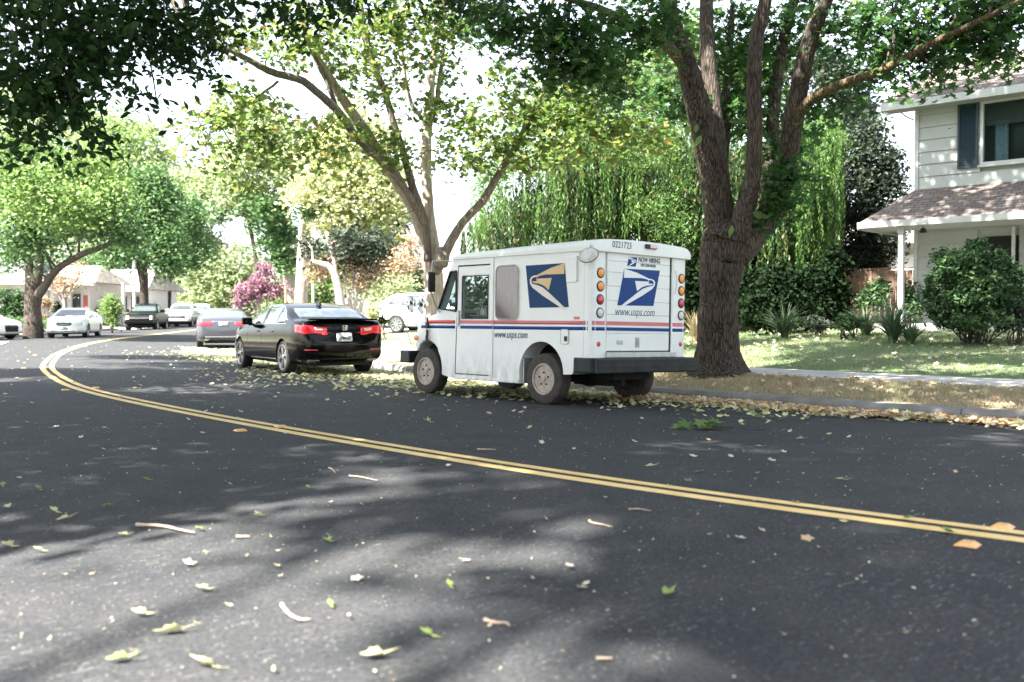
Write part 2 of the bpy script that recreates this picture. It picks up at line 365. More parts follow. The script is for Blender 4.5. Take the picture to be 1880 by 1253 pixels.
for _ in range(6): C[1:-1]=(C[:-2]+2*C[1:-1]+C[2:])/4
T=np.gradient(C,axis=0); T/=np.linalg.norm(T,axis=1)[:,None]; NR=np.stack([T[:,1],-T[:,0]],1)   # right-hand normal
ARC=np.concatenate([[0],np.cumsum(np.linalg.norm(np.diff(C,axis=0),axis=1))])
def s_of(x,y):
    x=np.atleast_1d(np.asarray(x,float)); y=np.atleast_1d(np.asarray(y,float)); out=np.empty(len(x)); idx=np.empty(len(x),int)
    for a in range(0,len(x),4000):
        dx=x[a:a+4000,None]-C[None,:,0]; dy=y[a:a+4000,None]-C[None,:,1]; d=dx*dx+dy*dy; i=d.argmin(1)
        sg=np.sign(dx[np.arange(len(i)),i]*NR[i,0]+dy[np.arange(len(i)),i]*NR[i,1]); out[a:a+4000]=np.sqrt(d[np.arange(len(i)),i])*sg; idx[a:a+4000]=i
    return out,idx
KW=6.9
def prof(s):
    s=np.asarray(s,float); a=np.abs(s)
    road=.107-.0235*a
    top=np.interp(s,[-60,-24,-10,-8.6,-7.05,7.05,8.55,9.65,20,24,70],[.9,.75,.30,.24,.09,.09,.25,.28,.90,.98,1.15])
    return np.where(a<KW,road,top)
def zlong(y): return .008*np.clip(np.asarray(y,float)-35,0,90)
def gz(x,y):
    s,_=s_of(x,y); r=prof(s)+zlong(y); return float(r[0]) if len(r)==1 else r
def strip(mb,s0,s1,i0,i1,lift=0,ns=1,zf=None):
    """ribbon between lateral offsets s0..s1 (right of the centreline positive)"""
    ss=np.linspace(s0,s1,ns+1); vs=[];fs=[]
    for i in range(i0,i1+1):
        for s in ss:
            p=C[i]+NR[i]*s; z=(prof(s) if zf is None else zf(s))+zlong(C[i,1])+lift; vs.append((p[0],p[1],float(z)))
    w=ns+1
    for i in range(i1-i0):
        for k in range(ns): a=i*w+k; fs.append((a,a+1,a+w+1,a+w))
    mb.add(vs,fs); return mb
NC=len(C)
road=MB(); strip(road,-KW+.001,KW-.001,0,NC-1,ns=18); struct(obj('road',road,M['asphalt'],smooth=True,recalc=False))
for sd in (1,-1):
    k=MB()
    seg=6
    for i in range(0,NC-1,seg):
        j=min(i+seg,NC-1); 
        for a in range(i,j):
            g0=.012 if a==i else 0
            pts=[]
            for q,e in ((a,g0),(a+1,0)):
                base=C[q]+T[q]*e; zl=float(zlong(C[q,1])); zr=float(prof(KW-.001)) if 1 else 0
                for s,z in ((KW-.06,zr-.05),(KW-.035,zr+.10),(KW+.0,.087),(KW+.15,.094),(KW+.15,-.2)):
                    p=base+NR[q]*s*sd; pts.append((p[0],p[1],z+zl))
            k.add(pts,[(n,n+1,n+6,n+5) for n in range(4)])
            if g0: k.add(pts[:5],[(0,1,2,3,4)])
            if a==j-1: k.add(pts[5:],[(4,3,2,1,0)])
    struct(obj('kerb',k,M['kerb']))
    w=MB()
    for i in range(0,NC-1,3):
        j=min(i+3,NC-1)
        vs=[]
        for q,e in [(i,.01)]+[(r,0) for r in range(i+1,j+1)]:
            for s,dz in ((8.55,-.1),(8.55,.0),(9.65,.0),(9.65,-.1)):
                p=C[q]+T[q]*e+NR[q]*s*sd; vs.append((p[0],p[1],float(prof(s*sd if sd>0 else -s))+.012+dz+float(zlong(C[q,1]))))
        n=j-i; fs=[]
        for r in range(n):
            for kk in range(3): a=r*4+kk; fs.append((a,a+1,a+5,a+4))
        fs+= [(0,1,2,3),(n*4+3,n*4+2,n*4+1,n*4)]
        w.add(vs,fs)
    struct(obj('sidewalk',w,M['concrete']))
    v=MB(); strip(v,sd*(KW+.14),sd*8.7,0,NC-1,ns=4); struct(obj('verge',v,M['verge'],smooth=True))
l=MB(); strip(l,9.5,20,0,NC-1,ns=12); struct(obj('lawn',l,M['lawn'],smooth=True))
l=MB(); strip(l,19.9,26,0,NC-1,-.004,ns=6); struct(obj('planting_bed',l,M['mulch'],smooth=True))
l=MB(); strip(l,-26,-9.5,0,NC-1,ns=9); struct(obj('lawn',l,M['lawn'],smooth=True))
# far terrain, one sheet
xs=np.concatenate([[-400,-250,-160],np.arange(-110,90,2.5),[120,180,300,400]]); ys=np.concatenate([[-60],np.arange(-40,170,2.5),[200,260,400,600]])
gx,gy=np.meshgrid(xs,ys); s_,_=s_of(gx.ravel(),gy.ravel()); z_=prof(s_)+zlong(gy.ravel())-.06; z_=np.where(np.abs(s_)<24,np.minimum(z_,zlong(gy.ravel())-.45),z_)
mb=MB(); nx=len(xs); mb.add(list(zip(gx.ravel(),gy.ravel(),z_)),[(j*nx+i,j*nx+i+1,(j+1)*nx+i+1,(j+1)*nx+i) for j in range(len(ys)-1) for i in range(nx-1)])
struct(obj('terrain',mb,M['terrain'],smooth=True))
# double yellow line
for s in (-.135,.035):
    y=MB(); strip(y,s,s+.1,0,NC-1,.004); struct(obj('yellow_line',y,M['yellow'],recalc=False))
# driveways
def pad(name,pts,mat,lift=.02):
    m=MB(); P=[Vector((x,y,gz(x,y)+lift)) for x,y in pts]; Q=[]
    n=8; vs=[];fs=[]
    for j in range(n+1):
        for i in range(n+1):
            u,w=i/n,j/n; p=(P[0]*(1-u)+P[1]*u)*(1-w)+(P[3]*(1-u)+P[2]*u)*w; vs.append((p.x,p.y,gz(p.x,p.y)+lift))
    for j in range(n):
        for i in range(n): a=j*(n+1)+i; fs.append((a,a+1,a+n+2,a+n+1))
    m.add(vs,fs); return struct(obj(name,m,mat,smooth=True))
# ------------------------------------------------------------ solid tools
def evalmesh(o):
    dg=bpy.context.evaluated_depsgraph_get(); dg.update(); return bpy.data.meshes.new_from_object(o.evaluated_get(dg))
def boolean(o,cutters):
    """cut away solid MB shapes, then keep the result as plain mesh"""
    tmp=[]
    for c in cutters:
        me=bpy.data.meshes.new('cut'); me.from_pydata(c.v,[],c.f); fixn(me); q=bpy.data.objects.new('cut',me); COL.objects.link(q); q.parent=o.parent; tmp.append(q)
        m=o.modifiers.new('x','BOOLEAN'); m.operation='DIFFERENCE'; m.solver='EXACT'; m.object=q
    me=evalmesh(o); o.modifiers.clear(); old=o.data; o.data=me; bpy.data.meshes.remove(old)
    for q in tmp: md=q.data; bpy.data.objects.remove(q); bpy.data.meshes.remove(md)
    return o
def chop(bm,axes,step):
    for ax in axes:
        lo=min(v.co[ax] for v in bm.verts); hi=max(v.co[ax] for v in bm.verts); k=math.ceil(lo/step)*step
        while k<hi:
            n=[0,0,0]; n[ax]=1; c=[0,0,0]; c[ax]=k
            bmesh.ops.bisect_plane(bm,geom=bm.verts[:]+bm.edges[:]+bm.faces[:],plane_co=c,plane_no=n,dist=1e-5); k+=step
def decal(name,poly,view,bvh,mat,parent,step=.06,off=.004,thick=.004,smooth=True):
    """flat outline laid on a curved body as a thin plate; view: 'side+','side-','rear','front','top'"""
    ax={'side+':(0,2,1,-1),'side-':(0,2,1,1),'rear':(1,2,0,1),'front':(1,2,0,-1),'top':(0,1,2,-1)}[view]
    polys=poly if isinstance(poly[0][0],(tuple,list)) else [poly]
    bm=bmesh.new()
    for P in polys:
        vs=[]
        for u,w in P:
            c=[0,0,0]; c[ax[0]]=u; c[ax[1]]=w; vs.append(bm.verts.new(c))
        bm.faces.new(vs)
    bmesh.ops.triangulate(bm,faces=[f for f in bm.faces if len(f.verts)>4]); chop(bm,ax[:2],step)
    d=[0,0,0]; d[ax[2]]=ax[3]; d=Vector(d)
    for v in bm.verts:
        o=Vector(v.co); o[ax[2]]=-ax[3]*12
        h=bvh.ray_cast(o,d)
        if h[0] is None:
            o2=Vector(v.co); o2[ax[2]]=-ax[3]*.9 if ax[2]==1 else -ax[3]*3; h=bvh.find_nearest(o2)
        n=h[1] if h[1].dot(d)<0 else -h[1]
        v.co=h[0]+n*off
    bmesh.ops.recalc_face_normals(bm,faces=bm.faces)
    f0=bm.faces[:][0] if len(bm.faces) else None
    if f0:
        f0.normal_update()
        if sum(f.normal.dot(d) for f in bm.faces)>0: bmesh.ops.reverse_faces(bm,faces=bm.faces)
    me=bpy.data.meshes.new(name); bm.to_mesh(me); bm.free()
    o=link(name,me,mat,parent,smooth)
    if thick: m=o.modifiers.new('s','SOLIDIFY'); m.thickness=thick+off; m.offset=-1
    return o
def textmesh(s,size,shear=0,sx=1,align='LEFT',weight=0):
    cu=bpy.data.curves.new('t','FONT'); cu.body=s; cu.size=size; cu.shear=shear; cu.align_x=align; cu.offset=weight; cu.resolution_u=3; cu.extrude=.0012
    o=bpy.data.objects.new('t',cu); COL.objects.link(o); me=evalmesh(o); bpy.data.objects.remove(o); bpy.data.curves.remove(cu)
    for v in me.vertices: v.co.x*=sx
    return me
def text(name,s,size,M4,mat,parent,**k):
    me=textmesh(s,size,**k); me.transform(M4); me.materials.clear(); return link(name,me,mat,parent)
def frame(o,x,y):
    x=Vector(x).normalized();y=Vector(y).normalized();z=x.cross(y)
    return Matrix(((x.x,y.x,z.x,o[0]),(x.y,y.y,z.y,o[1]),(x.z,y.z,z.z,o[2]),(0,0,0,1)))
def arc(cx,cz,r,a0,a1,n):
    return [(cx+r*math.cos(math.radians(a0+(a1-a0)*i/n)),cz+r*math.sin(math.radians(a0+(a1-a0)*i/n))) for i in range(n+1)]
def rrect(x0,z0,x1,z1,r,n=5):
    return arc(x1-r,z1-r,r,0,90,n)+arc(x0+r,z1-r,r,90,180,n)+arc(x0+r,z0+r,r,180,270,n)+arc(x1-r,z0+r,r,270,360,n)

# ------------------------------------------------------------ the mail truck   local: +x forward, -y = right side, left wall at y=0
van=thing('mail_truck','boxy white mail delivery truck with red and blue stripes parked at the kerb','delivery truck',(.389,12.99,.0),(0,0,0))
van.rotation_euler=(.020,0,math.radians(90)+.7376)
W=1.90
L3=lambda x,z,t:(x,-t,z)          # side outline -> left wall inwards
R3=lambda y,z,t:(t,-y,z)          # rear outline (Y to the right) -> x
def taper(me):
    for v in me.vertices:
        k=min(max((v.co.x-2.0)/1.0,0),1.1); k=k*k*.13; c=-W/2
        v.co.y=c+(v.co.y-c)*(1-k)
        if v.co.x>2.75: 
            q=abs(v.co.y-c)/(W/2); v.co.x-=max(0,q-.55)**2*.55*min(1,(v.co.x-2.75)/.2)
out=[(-.86,.635),(-.57,.635),(-.565,.46),(-.55,.43),(-.52,.415),(-.385,.41)]+arc(.03,.41,.415,2,178,18)[0:]+[(-.385,.41)][:0]
arch=[(p[0],p[1]) for p in arc(.03,.41,.415,0,180,18)]      # from front (+x) to rear
arch=arch[::-1]
body=[(-.86,.635),(-.57,.635),(-.565,.46),(-.55,.43),(-.52,.415)]+arch+[(.44,.255),(1.82,.255),(2.08,.295)]+arc(2.53,.37,.42,188,38,16)+[(2.96,.63),(3.0,.70),(2.995,.84),(2.96,.93),(2.90,.995),(2.78,1.045),(2.43,1.165),(2.27,1.205),(1.90,1.98),(-.86,1.98)]
bm=MB().prism(body,L3,0,W)
o=obj('body',bm,M['white'],van)
cav=MB().prism([(-.78,.95),(-.78,1.93),(1.86,1.93),(2.19,1.24),(2.19,.95)],L3,.045,W-.045)
def sidecut(poly): return MB().prism(poly,L3,-.1,W+.1)
doorwin=[(1.655,1.722),(1.10,1.722),(1.10,1.122),(1.665,1.122)]
quart=[(1.80,1.80),(1.935,1.80),(2.205,1.265),(1.80,1.225)]
sqwin=rrect(.475,1.115,.925,1.84,.085)
cuts=[cav,sidecut(doorwin),sidecut(quart),MB().prism(sqwin,L3,-.1,.1),
      MB().prism([(.14,1.27),(W-.14,1.27),(W-.14,1.86),(.14,1.86)],R3,1.8,2.6),
      MB().prism([(.283,.70),(1.567,.70),(1.567,1.99),(.283,1.99)],R3,-1,-.825)]
boolean(o,cuts); o.name='body'
me=o.data; b=bmesh.new(); b.from_mesh(me)
ed=[e for e in b.edges if all(abs(v.co.x+.86)<1e-4 for v in e.verts) and abs(e.verts[0].co.z-e.verts[1].co.z)>1]
bmesh.ops.bevel(b,geom=ed,offset=.075,segments=5,affect='EDGES',profile=.5)
ed=[e for e in b.edges if all(v.co.x>1.85 and v.co.z>.6 for v in e.verts) and len(e.link_faces)==2 and e.calc_face_angle(0)>1.2 and abs(e.verts[0].co.y-e.verts[1].co.y)<1e-4]
bmesh.ops.bevel(b,geom=ed,offset=.035,segments=3,affect='EDGES',profile=.5)
chop(b,(0,),.12)
bb=[v for v in b.verts if v.co.x>2.6]; 
b2=b; 
for k in range(1,12):
    y=-W*k/12; bmesh.ops.bisect_plane(b,geom=b.verts[:]+b.edges[:]+b.faces[:],plane_co=(0,y,0),plane_no=(0,1,0),dist=1e-5)
b.to_mesh(me); b.free(); taper(me)
o.data.materials.clear(); o.data.materials.append(M['white'])
for p in o.data.polygons: p.use_smooth=True
o.data.set_sharp_from_angle(angle=math.radians(28))
vb=BVHTree.FromPolygons([v.co for v in o.data.vertices],[p.vertices for p in o.data.polygons])
# roof cap
sec=[(-.022,1.968),(-.024,2.03),(-.005,2.065),(.04,2.095),(.11,2.118),(.30,2.132),(.62,2.144),(.95,2.148)]
sec=sec+[(W-y,z) for y,z in sec[::-1][1:]]
rc=MB(); st=[(-.905,.965,-.03),(-.90,1.0,0),(-.6,1.0,0),(0,1.0,-.01),(.6,1,-.025),(1.2,1,-.045),(1.7,1,-.065),(1.86,.99,-.085),(1.93,.96,-.12)]
vs=[];n=len(sec)
for x,k,dz in st:
    for y,z in sec: vs.append((x,-(W/2+(y-W/2)*k),(z if z<1.98 else z+dz*(z-1.97)/.17)))
fs=[(i*n+k,i*n+k+1,(i+1)*n+k+1,(i+1)*n+k) for i in range(len(st)-1) for k in range(n-1)]
fs+=[(i*n,(i+1)*n,(i+1)*n+n-1,i*n+n-1) for i in range(len(st)-1)]+[tuple(range(n)),tuple((len(st)-1)*n+k for k in range(n))]
obj('roof',rc.add(vs,fs),M['white'],van,auto=40,bevel=.012)
# rear roll-up door with slats
rd=MB(); zz=[.722,.945,1.185,1.36,1.545,1.72,1.865,1.972]
for a,c in zip(zz[:-1],zz[1:]): rd.box((-.852,-1.535,a+.0025),(-.83,-.290,c-.0025))
rd.box((-.838,-1.53,.715),(-.826,-.290,1.975))
door=obj('rear_door',rd,M['white'],van,bevel=.004)
obj('door_seal',MB().box((-.855,-1.566,.705),(-.828,-1.540,1.985)).box((-.850,-.29,.703),(-.83,-1.54,.718)).box((-.856,-1.54,1.973),(-.828,-.285,1.99)),M['black'],van)
obj('door_latch',MB().box((-.862,-.925,.765),(-.852,-.845,.90)).box((-.875,-.905,.80),(-.862,-.865,.83)).tube([(-.872,-.885,.88),(-.880,-.885,.83),(-.872,-.885,.79)],.008,6),M['steel'],door,bevel=.003)
obj('door_handle_plate',MB().box((-.860,-.60,.805),(-.852,-.49,.86)).box((-.866,-.585,.822),(-.86,-.505,.845)),M['steel'],door,bevel=.002)
obj('rear_sill',MB().box((-.90,-1.645,.638),(-.80,-.262,.704)),M['steel'],van,bevel=.006)
# bumper wraps round the corner
obj('rear_bumper',MB().box((-1.03,-1.96,.44),(-.885,.045,.632)).box((-1.0,-.06,.44),(-.60,.045,.632)).box((-1.0,-1.96,.44),(-.60,-1.86,.632)),M['bumper'],van,bevel=.018)
obj('rear_bumper_rib',MB().box((-1.034,-1.95,.515),(-1.03,-.0,.55)),M['bumper'],van,bevel=.006)
obj('front_bumper',MB().box((3.06,-1.82,.44),(3.30,-.10,.63)).box((2.95,-1.6,.44),(3.06,-.25,.60)).box((2.90,-.46,.28),(3.1,-.22,.44)),M['black'],van,bevel=.02)
# underside
obj('chassis',MB().box((-.80,-1.60,.47),(2.9,-.30,.95)).box((-.72,-1.30,.34),(-.3,-.6,.46)).box((-.45,-1.1,.24),(.2,-.8,.40)).tube([(0.02,-.2,.335),(0.02,-1.7,.335)],.05,10).tube([(2.553,-.3,.3),(2.553,-1.6,.3)],.04,8).tube([(-.75,-.75,.30),(-.3,-.9,.27),(.8,-1.0,.30)],.035,8).lathe([(0,-.14),(.11,-.12),(.13,0),(.11,.12),(0,.14)],14,'x',(.03,-.95,.335)),M['under'],van)
obj('mud_flap',MB().box((.385,-.26,.255),(.40,-.03,.60)),M['steel'],van)
obj('wheel_well',MB().box((-.36,-.32,.42),(.42,-.30,.80)),M['under'],van); obj('wheel_well',MB().box((2.12,-.36,.3),(2.9,-.33,.80)),M['under'],van)
def wheel(parent,x,y,z,r,w,side,kind,steer=0,spokes=5,rr=None):
    """side: +1 outer face towards +y"""
    e=bpy.data.objects.new('wheel',None); COL.objects.link(e); e.parent=parent; e.location=(x,y,z); e.rotation_euler=(0,0,steer+(0 if side>0 else PI)); e.empty_display_size=.1
    rr=rr or r*.66; h=w/2
    t=MB().lathe([(rr,-h*.7),(rr+.02,-h),(r*.9,-h),(r*.975,-h*.82),(r,-h*.45),(r,h*.45),(r*.975,h*.82),(r*.9,h),(rr+.02,h),(rr,h*.7)],40)
    key=(kind,r)
    tm=obj('tyre',t,M['tyredust'] if kind=='steel' else M['tyre'],e,auto=40)
    rm=MB()
    if kind=='steel':
        rm.lathe([(rr+.012,h*.80),(rr+.012,h*.98),(rr-.012,h*.98),(rr-.025,h*.62),(rr-.05,h*.50),(rr*.66,h*.38),(rr*.52,h*.62),(rr*.36,h*.70),(rr*.34,h*.55),(.035,h*.52),(.03,h*.9),(0,h*.92)],36)
        nf=len(rm.f); ho=rm
        for k in range(10):
            a=2*PI*k/10; c=(math.cos(a)*rr*.80,h*.40,math.sin(a)*rr*.80); ho.lathe([(.016,.0),(.016,.012),(0,.012)],10,'y',c)
        for k in range(5):
            a=2*PI*k/5+.3; ho.lathe([(.013,.0),(.013,.03),(0,.03)],6,'y',(math.cos(a)*rr*.43,h*.62,math.sin(a)*rr*.43))
        rmo=obj('rim',rm,[M['rimtan'],M['under']],e,auto=35)
        for pl in rmo.data.polygons[nf:]: pl.material_index=1
    else:
        rm.lathe([(rr,-h*.6),(rr+.012,h*.85),(rr+.012,h*1.0),(rr-.008,h*1.0),(rr-.02,h*.75),(rr-.02,-h*.6)],36)
        for k in range(spokes):
            a=2*PI*k/spokes
            for s in (-1,1):
                a2=a+s*(.22 if spokes<=6 else .10)
                sw=.24 if kind=='swirl' else 0
                P=[]
                for q,(rad,wd) in enumerate(((.03,.020),(rr*.5,.020),(rr*.98,.018))):
                    an=a+(a2-a)*(rad/rr)+sw*(rad/rr)*(1 if side>0 else -1)*.8; ca,sa=math.cos(an),math.sin(an)
                    for yy in (h*.55,h*.88): P+= [(ca*rad-sa*wd,yy,sa*rad+ca*wd),(ca*rad+sa*wd,yy,sa*rad-ca*wd)]
                f=[]
                for q in range(2):
                    b0=q*4; f+=[(b0,b0+1,b0+5,b0+4),(b0+2,b0+6,b0+7,b0+3),(b0,b0+4,b0+6,b0+2),(b0+1,b0+3,b0+7,b0+5)]
                rm.add(P,f)
        rm.lathe([(.055,h*.4),(.055,h*.92),(.03,h*.97),(0,h*.97)],20)
        obj('rim',rm,M['rimalu'],e,auto=40)
        obj('brake_disc',MB().lathe([(0,-.02),(rr*.9,-.02),(rr*.9,.0),(0,.0)],24),M['under'],e)
    return e
for x,y,s in ((0,-.115,1),(2.553,-.135,1),(0,-W+.115,-1),(2.553,-W+.135,-1)):
    z=.335+(.0 if s>0 else .012)
    wheel(van,x,y,z,.338,.205,s,'steel',rr=.195)
# stripes: on the left wall, the rear corners, the door
def stripe(z0,z1,mt,mtf,nm):
    g=decal(nm,[(1.82,z0),(2.72,z0),(2.70,z1),(1.82,z1)],'side+',vb,mt,van,.1,.002,.001)
    decal(nm,[(-.80,z0),(.985,z0),(.985,z1),(-.80,z1)],'side+',vb,mtf,van,.2,.002,.001)
    obj(nm,MB().box((.987,.013,z0),(1.053,.0155,z1)),mtf,van)
    obj(nm,MB().box((1.06,.006,z0),(1.69,.0085,z1)),mtf,van)
    decal(nm,[(-.03,z0),(-.281,z0),(-.281,z1),(-.03,z1)],'rear',vb,mtf,van,.05,.002,.001)
    decal(nm,[(-1.569,z0),(-1.86,z0),(-1.86,z1),(-1.569,z1)],'rear',vb,mtf,van,.05,.002,.001)
    obj(nm,MB().box((-.8545,-1.535,z0),(-.852,-.29,z1)),mtf,door)
stripe(1.048,1.098,M['red'],M['redfade'],'red_stripe'); stripe(.978,1.022,M['blue'],M['blue'],'blue_stripe')
# eagle emblem, traced once in (u,v) with u to the right and v down over the tilted blue field
EA=dict(wing=[(1083,160),(1200,98),(1315,57),(1316,142),(1160,150),(1108,163),(1086,178)],
 head=[(1083,158),(1084,171),(1060,175),(1043,190),(1040,212),(1052,230),(1095,238),(1140,255),(1190,292),(1345,422),(1316,421),(1140,320),(1052,260),(1031,230),(1027,196),(1040,173),(1062,162)],
 face=[(1080,187),(1213,176),(1190,274),(1150,240),(1105,224),(1058,222),(1048,206),(1076,208),(1092,199)])
def emblem(o0,ux,vy,cols,parent,mapf,name='eagle_emblem',t=.003):
    """o0 top-left, ux vector along top, vy vector down the side in wall coordinates"""
    def uv(px,py):
        # affine from picture of the emblem: TL(988,82) TR(1315,56) BL(1030,426)
        a,b,c,d=327,-26,42,344; x,y=px-988,py-82; D=a*d-b*c
        u=(x*d-y*c)/D; v=(y*a-x*b)/D; return (o0[0]+ux[0]*u+vy[0]*v, o0[1]+ux[1]*u+vy[1]*v)
    quad=[(o0[0],o0[1]),(o0[0]+ux[0],o0[1]+ux[1]),(o0[0]+ux[0]+vy[0],o0[1]+ux[1]+vy[1]),(o0[0]+vy[0],o0[1]+vy[1])]
    f=obj(name,MB().prism(quad,mapf,0,-t),cols[0],parent)
    for k,c in (('wing',cols[1]),('face',cols[1]),('head',cols[2])):
        obj('eagle_'+k,MB().prism([uv(*p) for p in EA[k]],mapf,-t,-t-.0015),c,f)
    return f
emblem((.345,1.828),(-.725,.006),(-.088,-.563),(M['navy'],M['gold'],M['cream']),van,lambda x,z,t:(x,-t,z))
# on the door the field leans the other way and the bird looks right
emblem((1.323,1.788),(-.712,-.010),(-.123,-.474),(M['blue'],M['decalwhite'],M['decalwhite']),door,lambda y,z,t:(-.852+t,-y,z))
emblem((.86,1.935),(-.165,-.002),(-.03,-.12),(M['blue'],M['decalwhite'],M['decalwhite']),door,lambda y,z,t:(-.852+t,-y,z))
def rtext(nm,s,size,y,z,mt=M['ink'],par=door,x=-.8535,**k): return text(nm,s,size,frame((x,-y,z),(0,-1,0),(0,0,1)),mt,par,**k)
def stext(nm,s,size,x,z,mt=M['ink'],par=van,**k): return text(nm,s,size,frame((x,.004,z),(-1,0,0),(0,0,1)),mt,par,**k)
rtext('lettering','www.usps.com',.155,.437,1.178,shear=.28,sx=.83,weight=-.0012)
rtext('lettering','NOW HIRING',.088,.885,1.882,sx=.80,weight=.0022)
rtext('lettering','USPS.COM/CAREERS',.050,.93,1.825,sx=.68,weight=.001)
stext('lettering','www.usps.com',.145,.965,.862,shear=.28,sx=.76)
rtext('fleet_number','0221723',.118,.315,2.032,M['ink'],van,x=-.909,sx=.90,weight=-.001)
# lights
def round_light(y,z,lens,r=.053,name='tail_light'):
    b_=obj(name,MB().lathe([(r+.014,-.02),(r+.014,.006),(r+.003,.010),(r,.006),(0,.006)],28,'x',(0,0,0),Matrix.Rotation(PI,4,'Z')),M['black'],van,auto=40); b_.location=(-.862,-y,z)
    l_=obj('lens',MB().lathe([(r,-.005),(r,.010),(r*.7,.017),(0,.019)],28,'x',(0,0,0),Matrix.Rotation(PI,4,'Z')),lens,b_,auto=50); return b_
for k,mm in enumerate((M['amber'],M['amber'],M['redlens'],M['clearlens'])):
    round_light(.155,1.702-.167*k,mm); round_light(1.775,1.702-.167*k,mm)
for y in (.14,1.775):
    q=obj('reflector',MB().lathe([(.032,-.01),(.032,.004),(.02,.007),(0,.008)],20,'x',(0,0,0),Matrix.Rotation(PI,4,'Z')),M['redlens'],van); q.location=(-.862,-y,.81)
obj('side_reflector',MB().box((-.66,-.002,1.115),(-.56,.006,1.15)),M['redlens'],van,bevel=.003)
lm=obj('roof_lamp',MB().box((-.935,-1.17,2.055),(-.90,-.95,2.112)),M['black'],van,bevel=.008)
obj('lamp_lens',MB().box((-.955,-1.165,2.06),(-.935,-1.01,2.108)),M['lamplens'],lm,bevel=.01)
# wires beside the lights
obj('light_wire',MB().tube([(-.868,-.262,1.82),(-.875,-.262,1.68),(-.872,-.275,1.58),(-.87,-.255,1.50)],.004,5),M['steel'],van); obj('light_wire',MB().tube([(-.868,-1.64,1.80),(-.875,-1.66,1.70),(-.872,-1.66,1.60),(-.87,-1.63,1.48)],.004,5),M['steel'],van)
# left wall details
obj('roof_bracket_panel',MB().prism(rrect(-.615,1.585,-.43,1.915,.02,3),L3,-.022,0),M['white'],van,bevel=.005)
pn=obj('fuel_pocket',MB().prism(rrect(-.475,.80,-.335,.985,.03,4),L3,-.008,0),M['white'],van,bevel=.003)
obj('fuel_cap',MB().box((-.455,.006,.835),(-.405,.018,.90)),M['black'],pn,bevel=.004); obj('pocket_rim',MB().tube([(x,.008,z) for x,z in rrect(-.475,.80,-.335,.985,.03,4)]+[(-.335,.008,.955)],.006,5),M['steel'],pn)
pf=obj('side_window',MB().prism(rrect(.455,1.095,.945,1.86,.10),L3,-.012,.002),M['trimwhite'],van,bevel=.004)
obj('window_pane',MB().prism(rrect(.485,1.125,.915,1.83,.075),L3,-.016,-.010),M['pane'],pf)
obj('window_gasket',MB().tube([(x,.013,z) for x,z in rrect(.475,1.115,.925,1.84,.085)]+[(.925,.013,1.755)],.011,6),M['rimtan'],pf)
# sliding door: frame lines, recess and rail
sd_=obj('sliding_door',MB().prism([(1.745,1.86),(1.06,1.86),(1.06,1.735),(1.675,1.735),(1.675,1.112),(1.06,1.112),(1.06,.345),(1.79,.345)],L3,-.007,0),M['white'],van,bevel=.003)
obj('door_gap',MB().tube([(1.80,.004,.335),(1.752,.004,1.872)],.0065,5).tube([(1.755,.004,1.873),(1.06,.004,1.873)],.010,5).tube([(1.80,.004,.332),(1.06,.004,.332)],.006,5),M['black'],van)
obj('door_pillar',MB().box((.985,0,.26),(1.055,.014,1.985)),M['white'],van,bevel=.004)
for k in range(8): obj('rivet',MB().lathe([(.008,0),(.006,.006),(0,.007)],8,'y',(1.12+.08*k,.007,.375)),M['steel'],sd_)
obj('door_handle',MB().box((1.705,.007,1.03),(1.745,.035,1.24)).box((1.71,.03,1.0),(1.74,.04,1.06)),M['steel'],sd_,bevel=.005)
obj('door_window_frame',MB().tube([(x,.006,z) for x,z in doorwin]+[(1.655,.006,1.722)],.010,6),M['black'],sd_)
obj('door_window',MB().prism(doorwin,L3,.012,.018),M['glass'],sd_)
obj('sill_step',MB().box((.45,.0,.262),(1.81,.012,.30)),M['white'],van,bevel=.004)
obj('body_seam',MB().box((-.735,-.0015,.64),(-.731,.0015,1.975)),M['steel'],van)
qf=obj('quarter_window',MB().tube([(x,.002-.0*0,z) for x,z in quart]+[(1.80,.002,1.80)],.020,6),M['black'],van)
obj('window_pane',MB().prism(quart,L3,.012,.018),M['glass'],qf)
obj('window_pane',MB().prism(quart,L3,W-.018,W-.012),M['glass'],qf); obj('window_pane',MB().prism(doorwin,L3,W-.018,W-.012),M['glass'],qf)
ws=MB().add([(2.262,-.14,1.25),(2.262,-W+.14,1.25),(1.962,-W+.14,1.88),(1.962,-.14,1.88)],[(0,1,2,3)])
w_=obj('windscreen',ws,M['glass'],van)
obj('wiper',MB().tube([(2.31,-.45,1.22),(2.18,-.8,1.5)],.01,5),M['black'],van); obj('wiper',MB().tube([(2.31,-1.1,1.22),(2.18,-1.45,1.5)],.01,5),M['black'],van)
# cab contents
st_=obj('driver_seat',MB().box((1.15,-1.72,1.0),(1.6,-1.25,1.12)).box((1.1,-1.70,1.1),(1.22,-1.27,1.62)),M['interior'],van,bevel=.03)
obj('dashboard',MB().box((1.95,-1.84,.96),(2.17,-.06,1.22)),M['interior'],van,bevel=.03)
obj('steering_wheel',MB().tube([(1.90+.05*math.sin(a),-1.45+.18*math.cos(a),1.25+.17*math.sin(a)) for a in [2*PI*k/20 for k in range(21)]],.014,6),M['black'],van)
tr=obj('mail_tray',MB().box((1.12,-.62,.96),(1.58,-.12,1.16)).box((1.09,-.65,1.15),(1.61,-.09,1.175)).box((1.72,-.9,.96),(1.9,-.2,1.13)),M['tray'],van,bevel=.01)
ml=MB()
for k in range(12): 
    x=1.14+.036*k; ml.box((x,-.56+.02*random.random(),1.0),(x+.022,-.18,1.25+.07*random.random()),Matrix.Rotation(.0,4,'Z'))
obj('mail_bundle',ml,M['paper'],tr)
obj('cab_partition',MB().box((.97,-1.84,.96),(.99,-.06,1.92)),M['interior'],van)
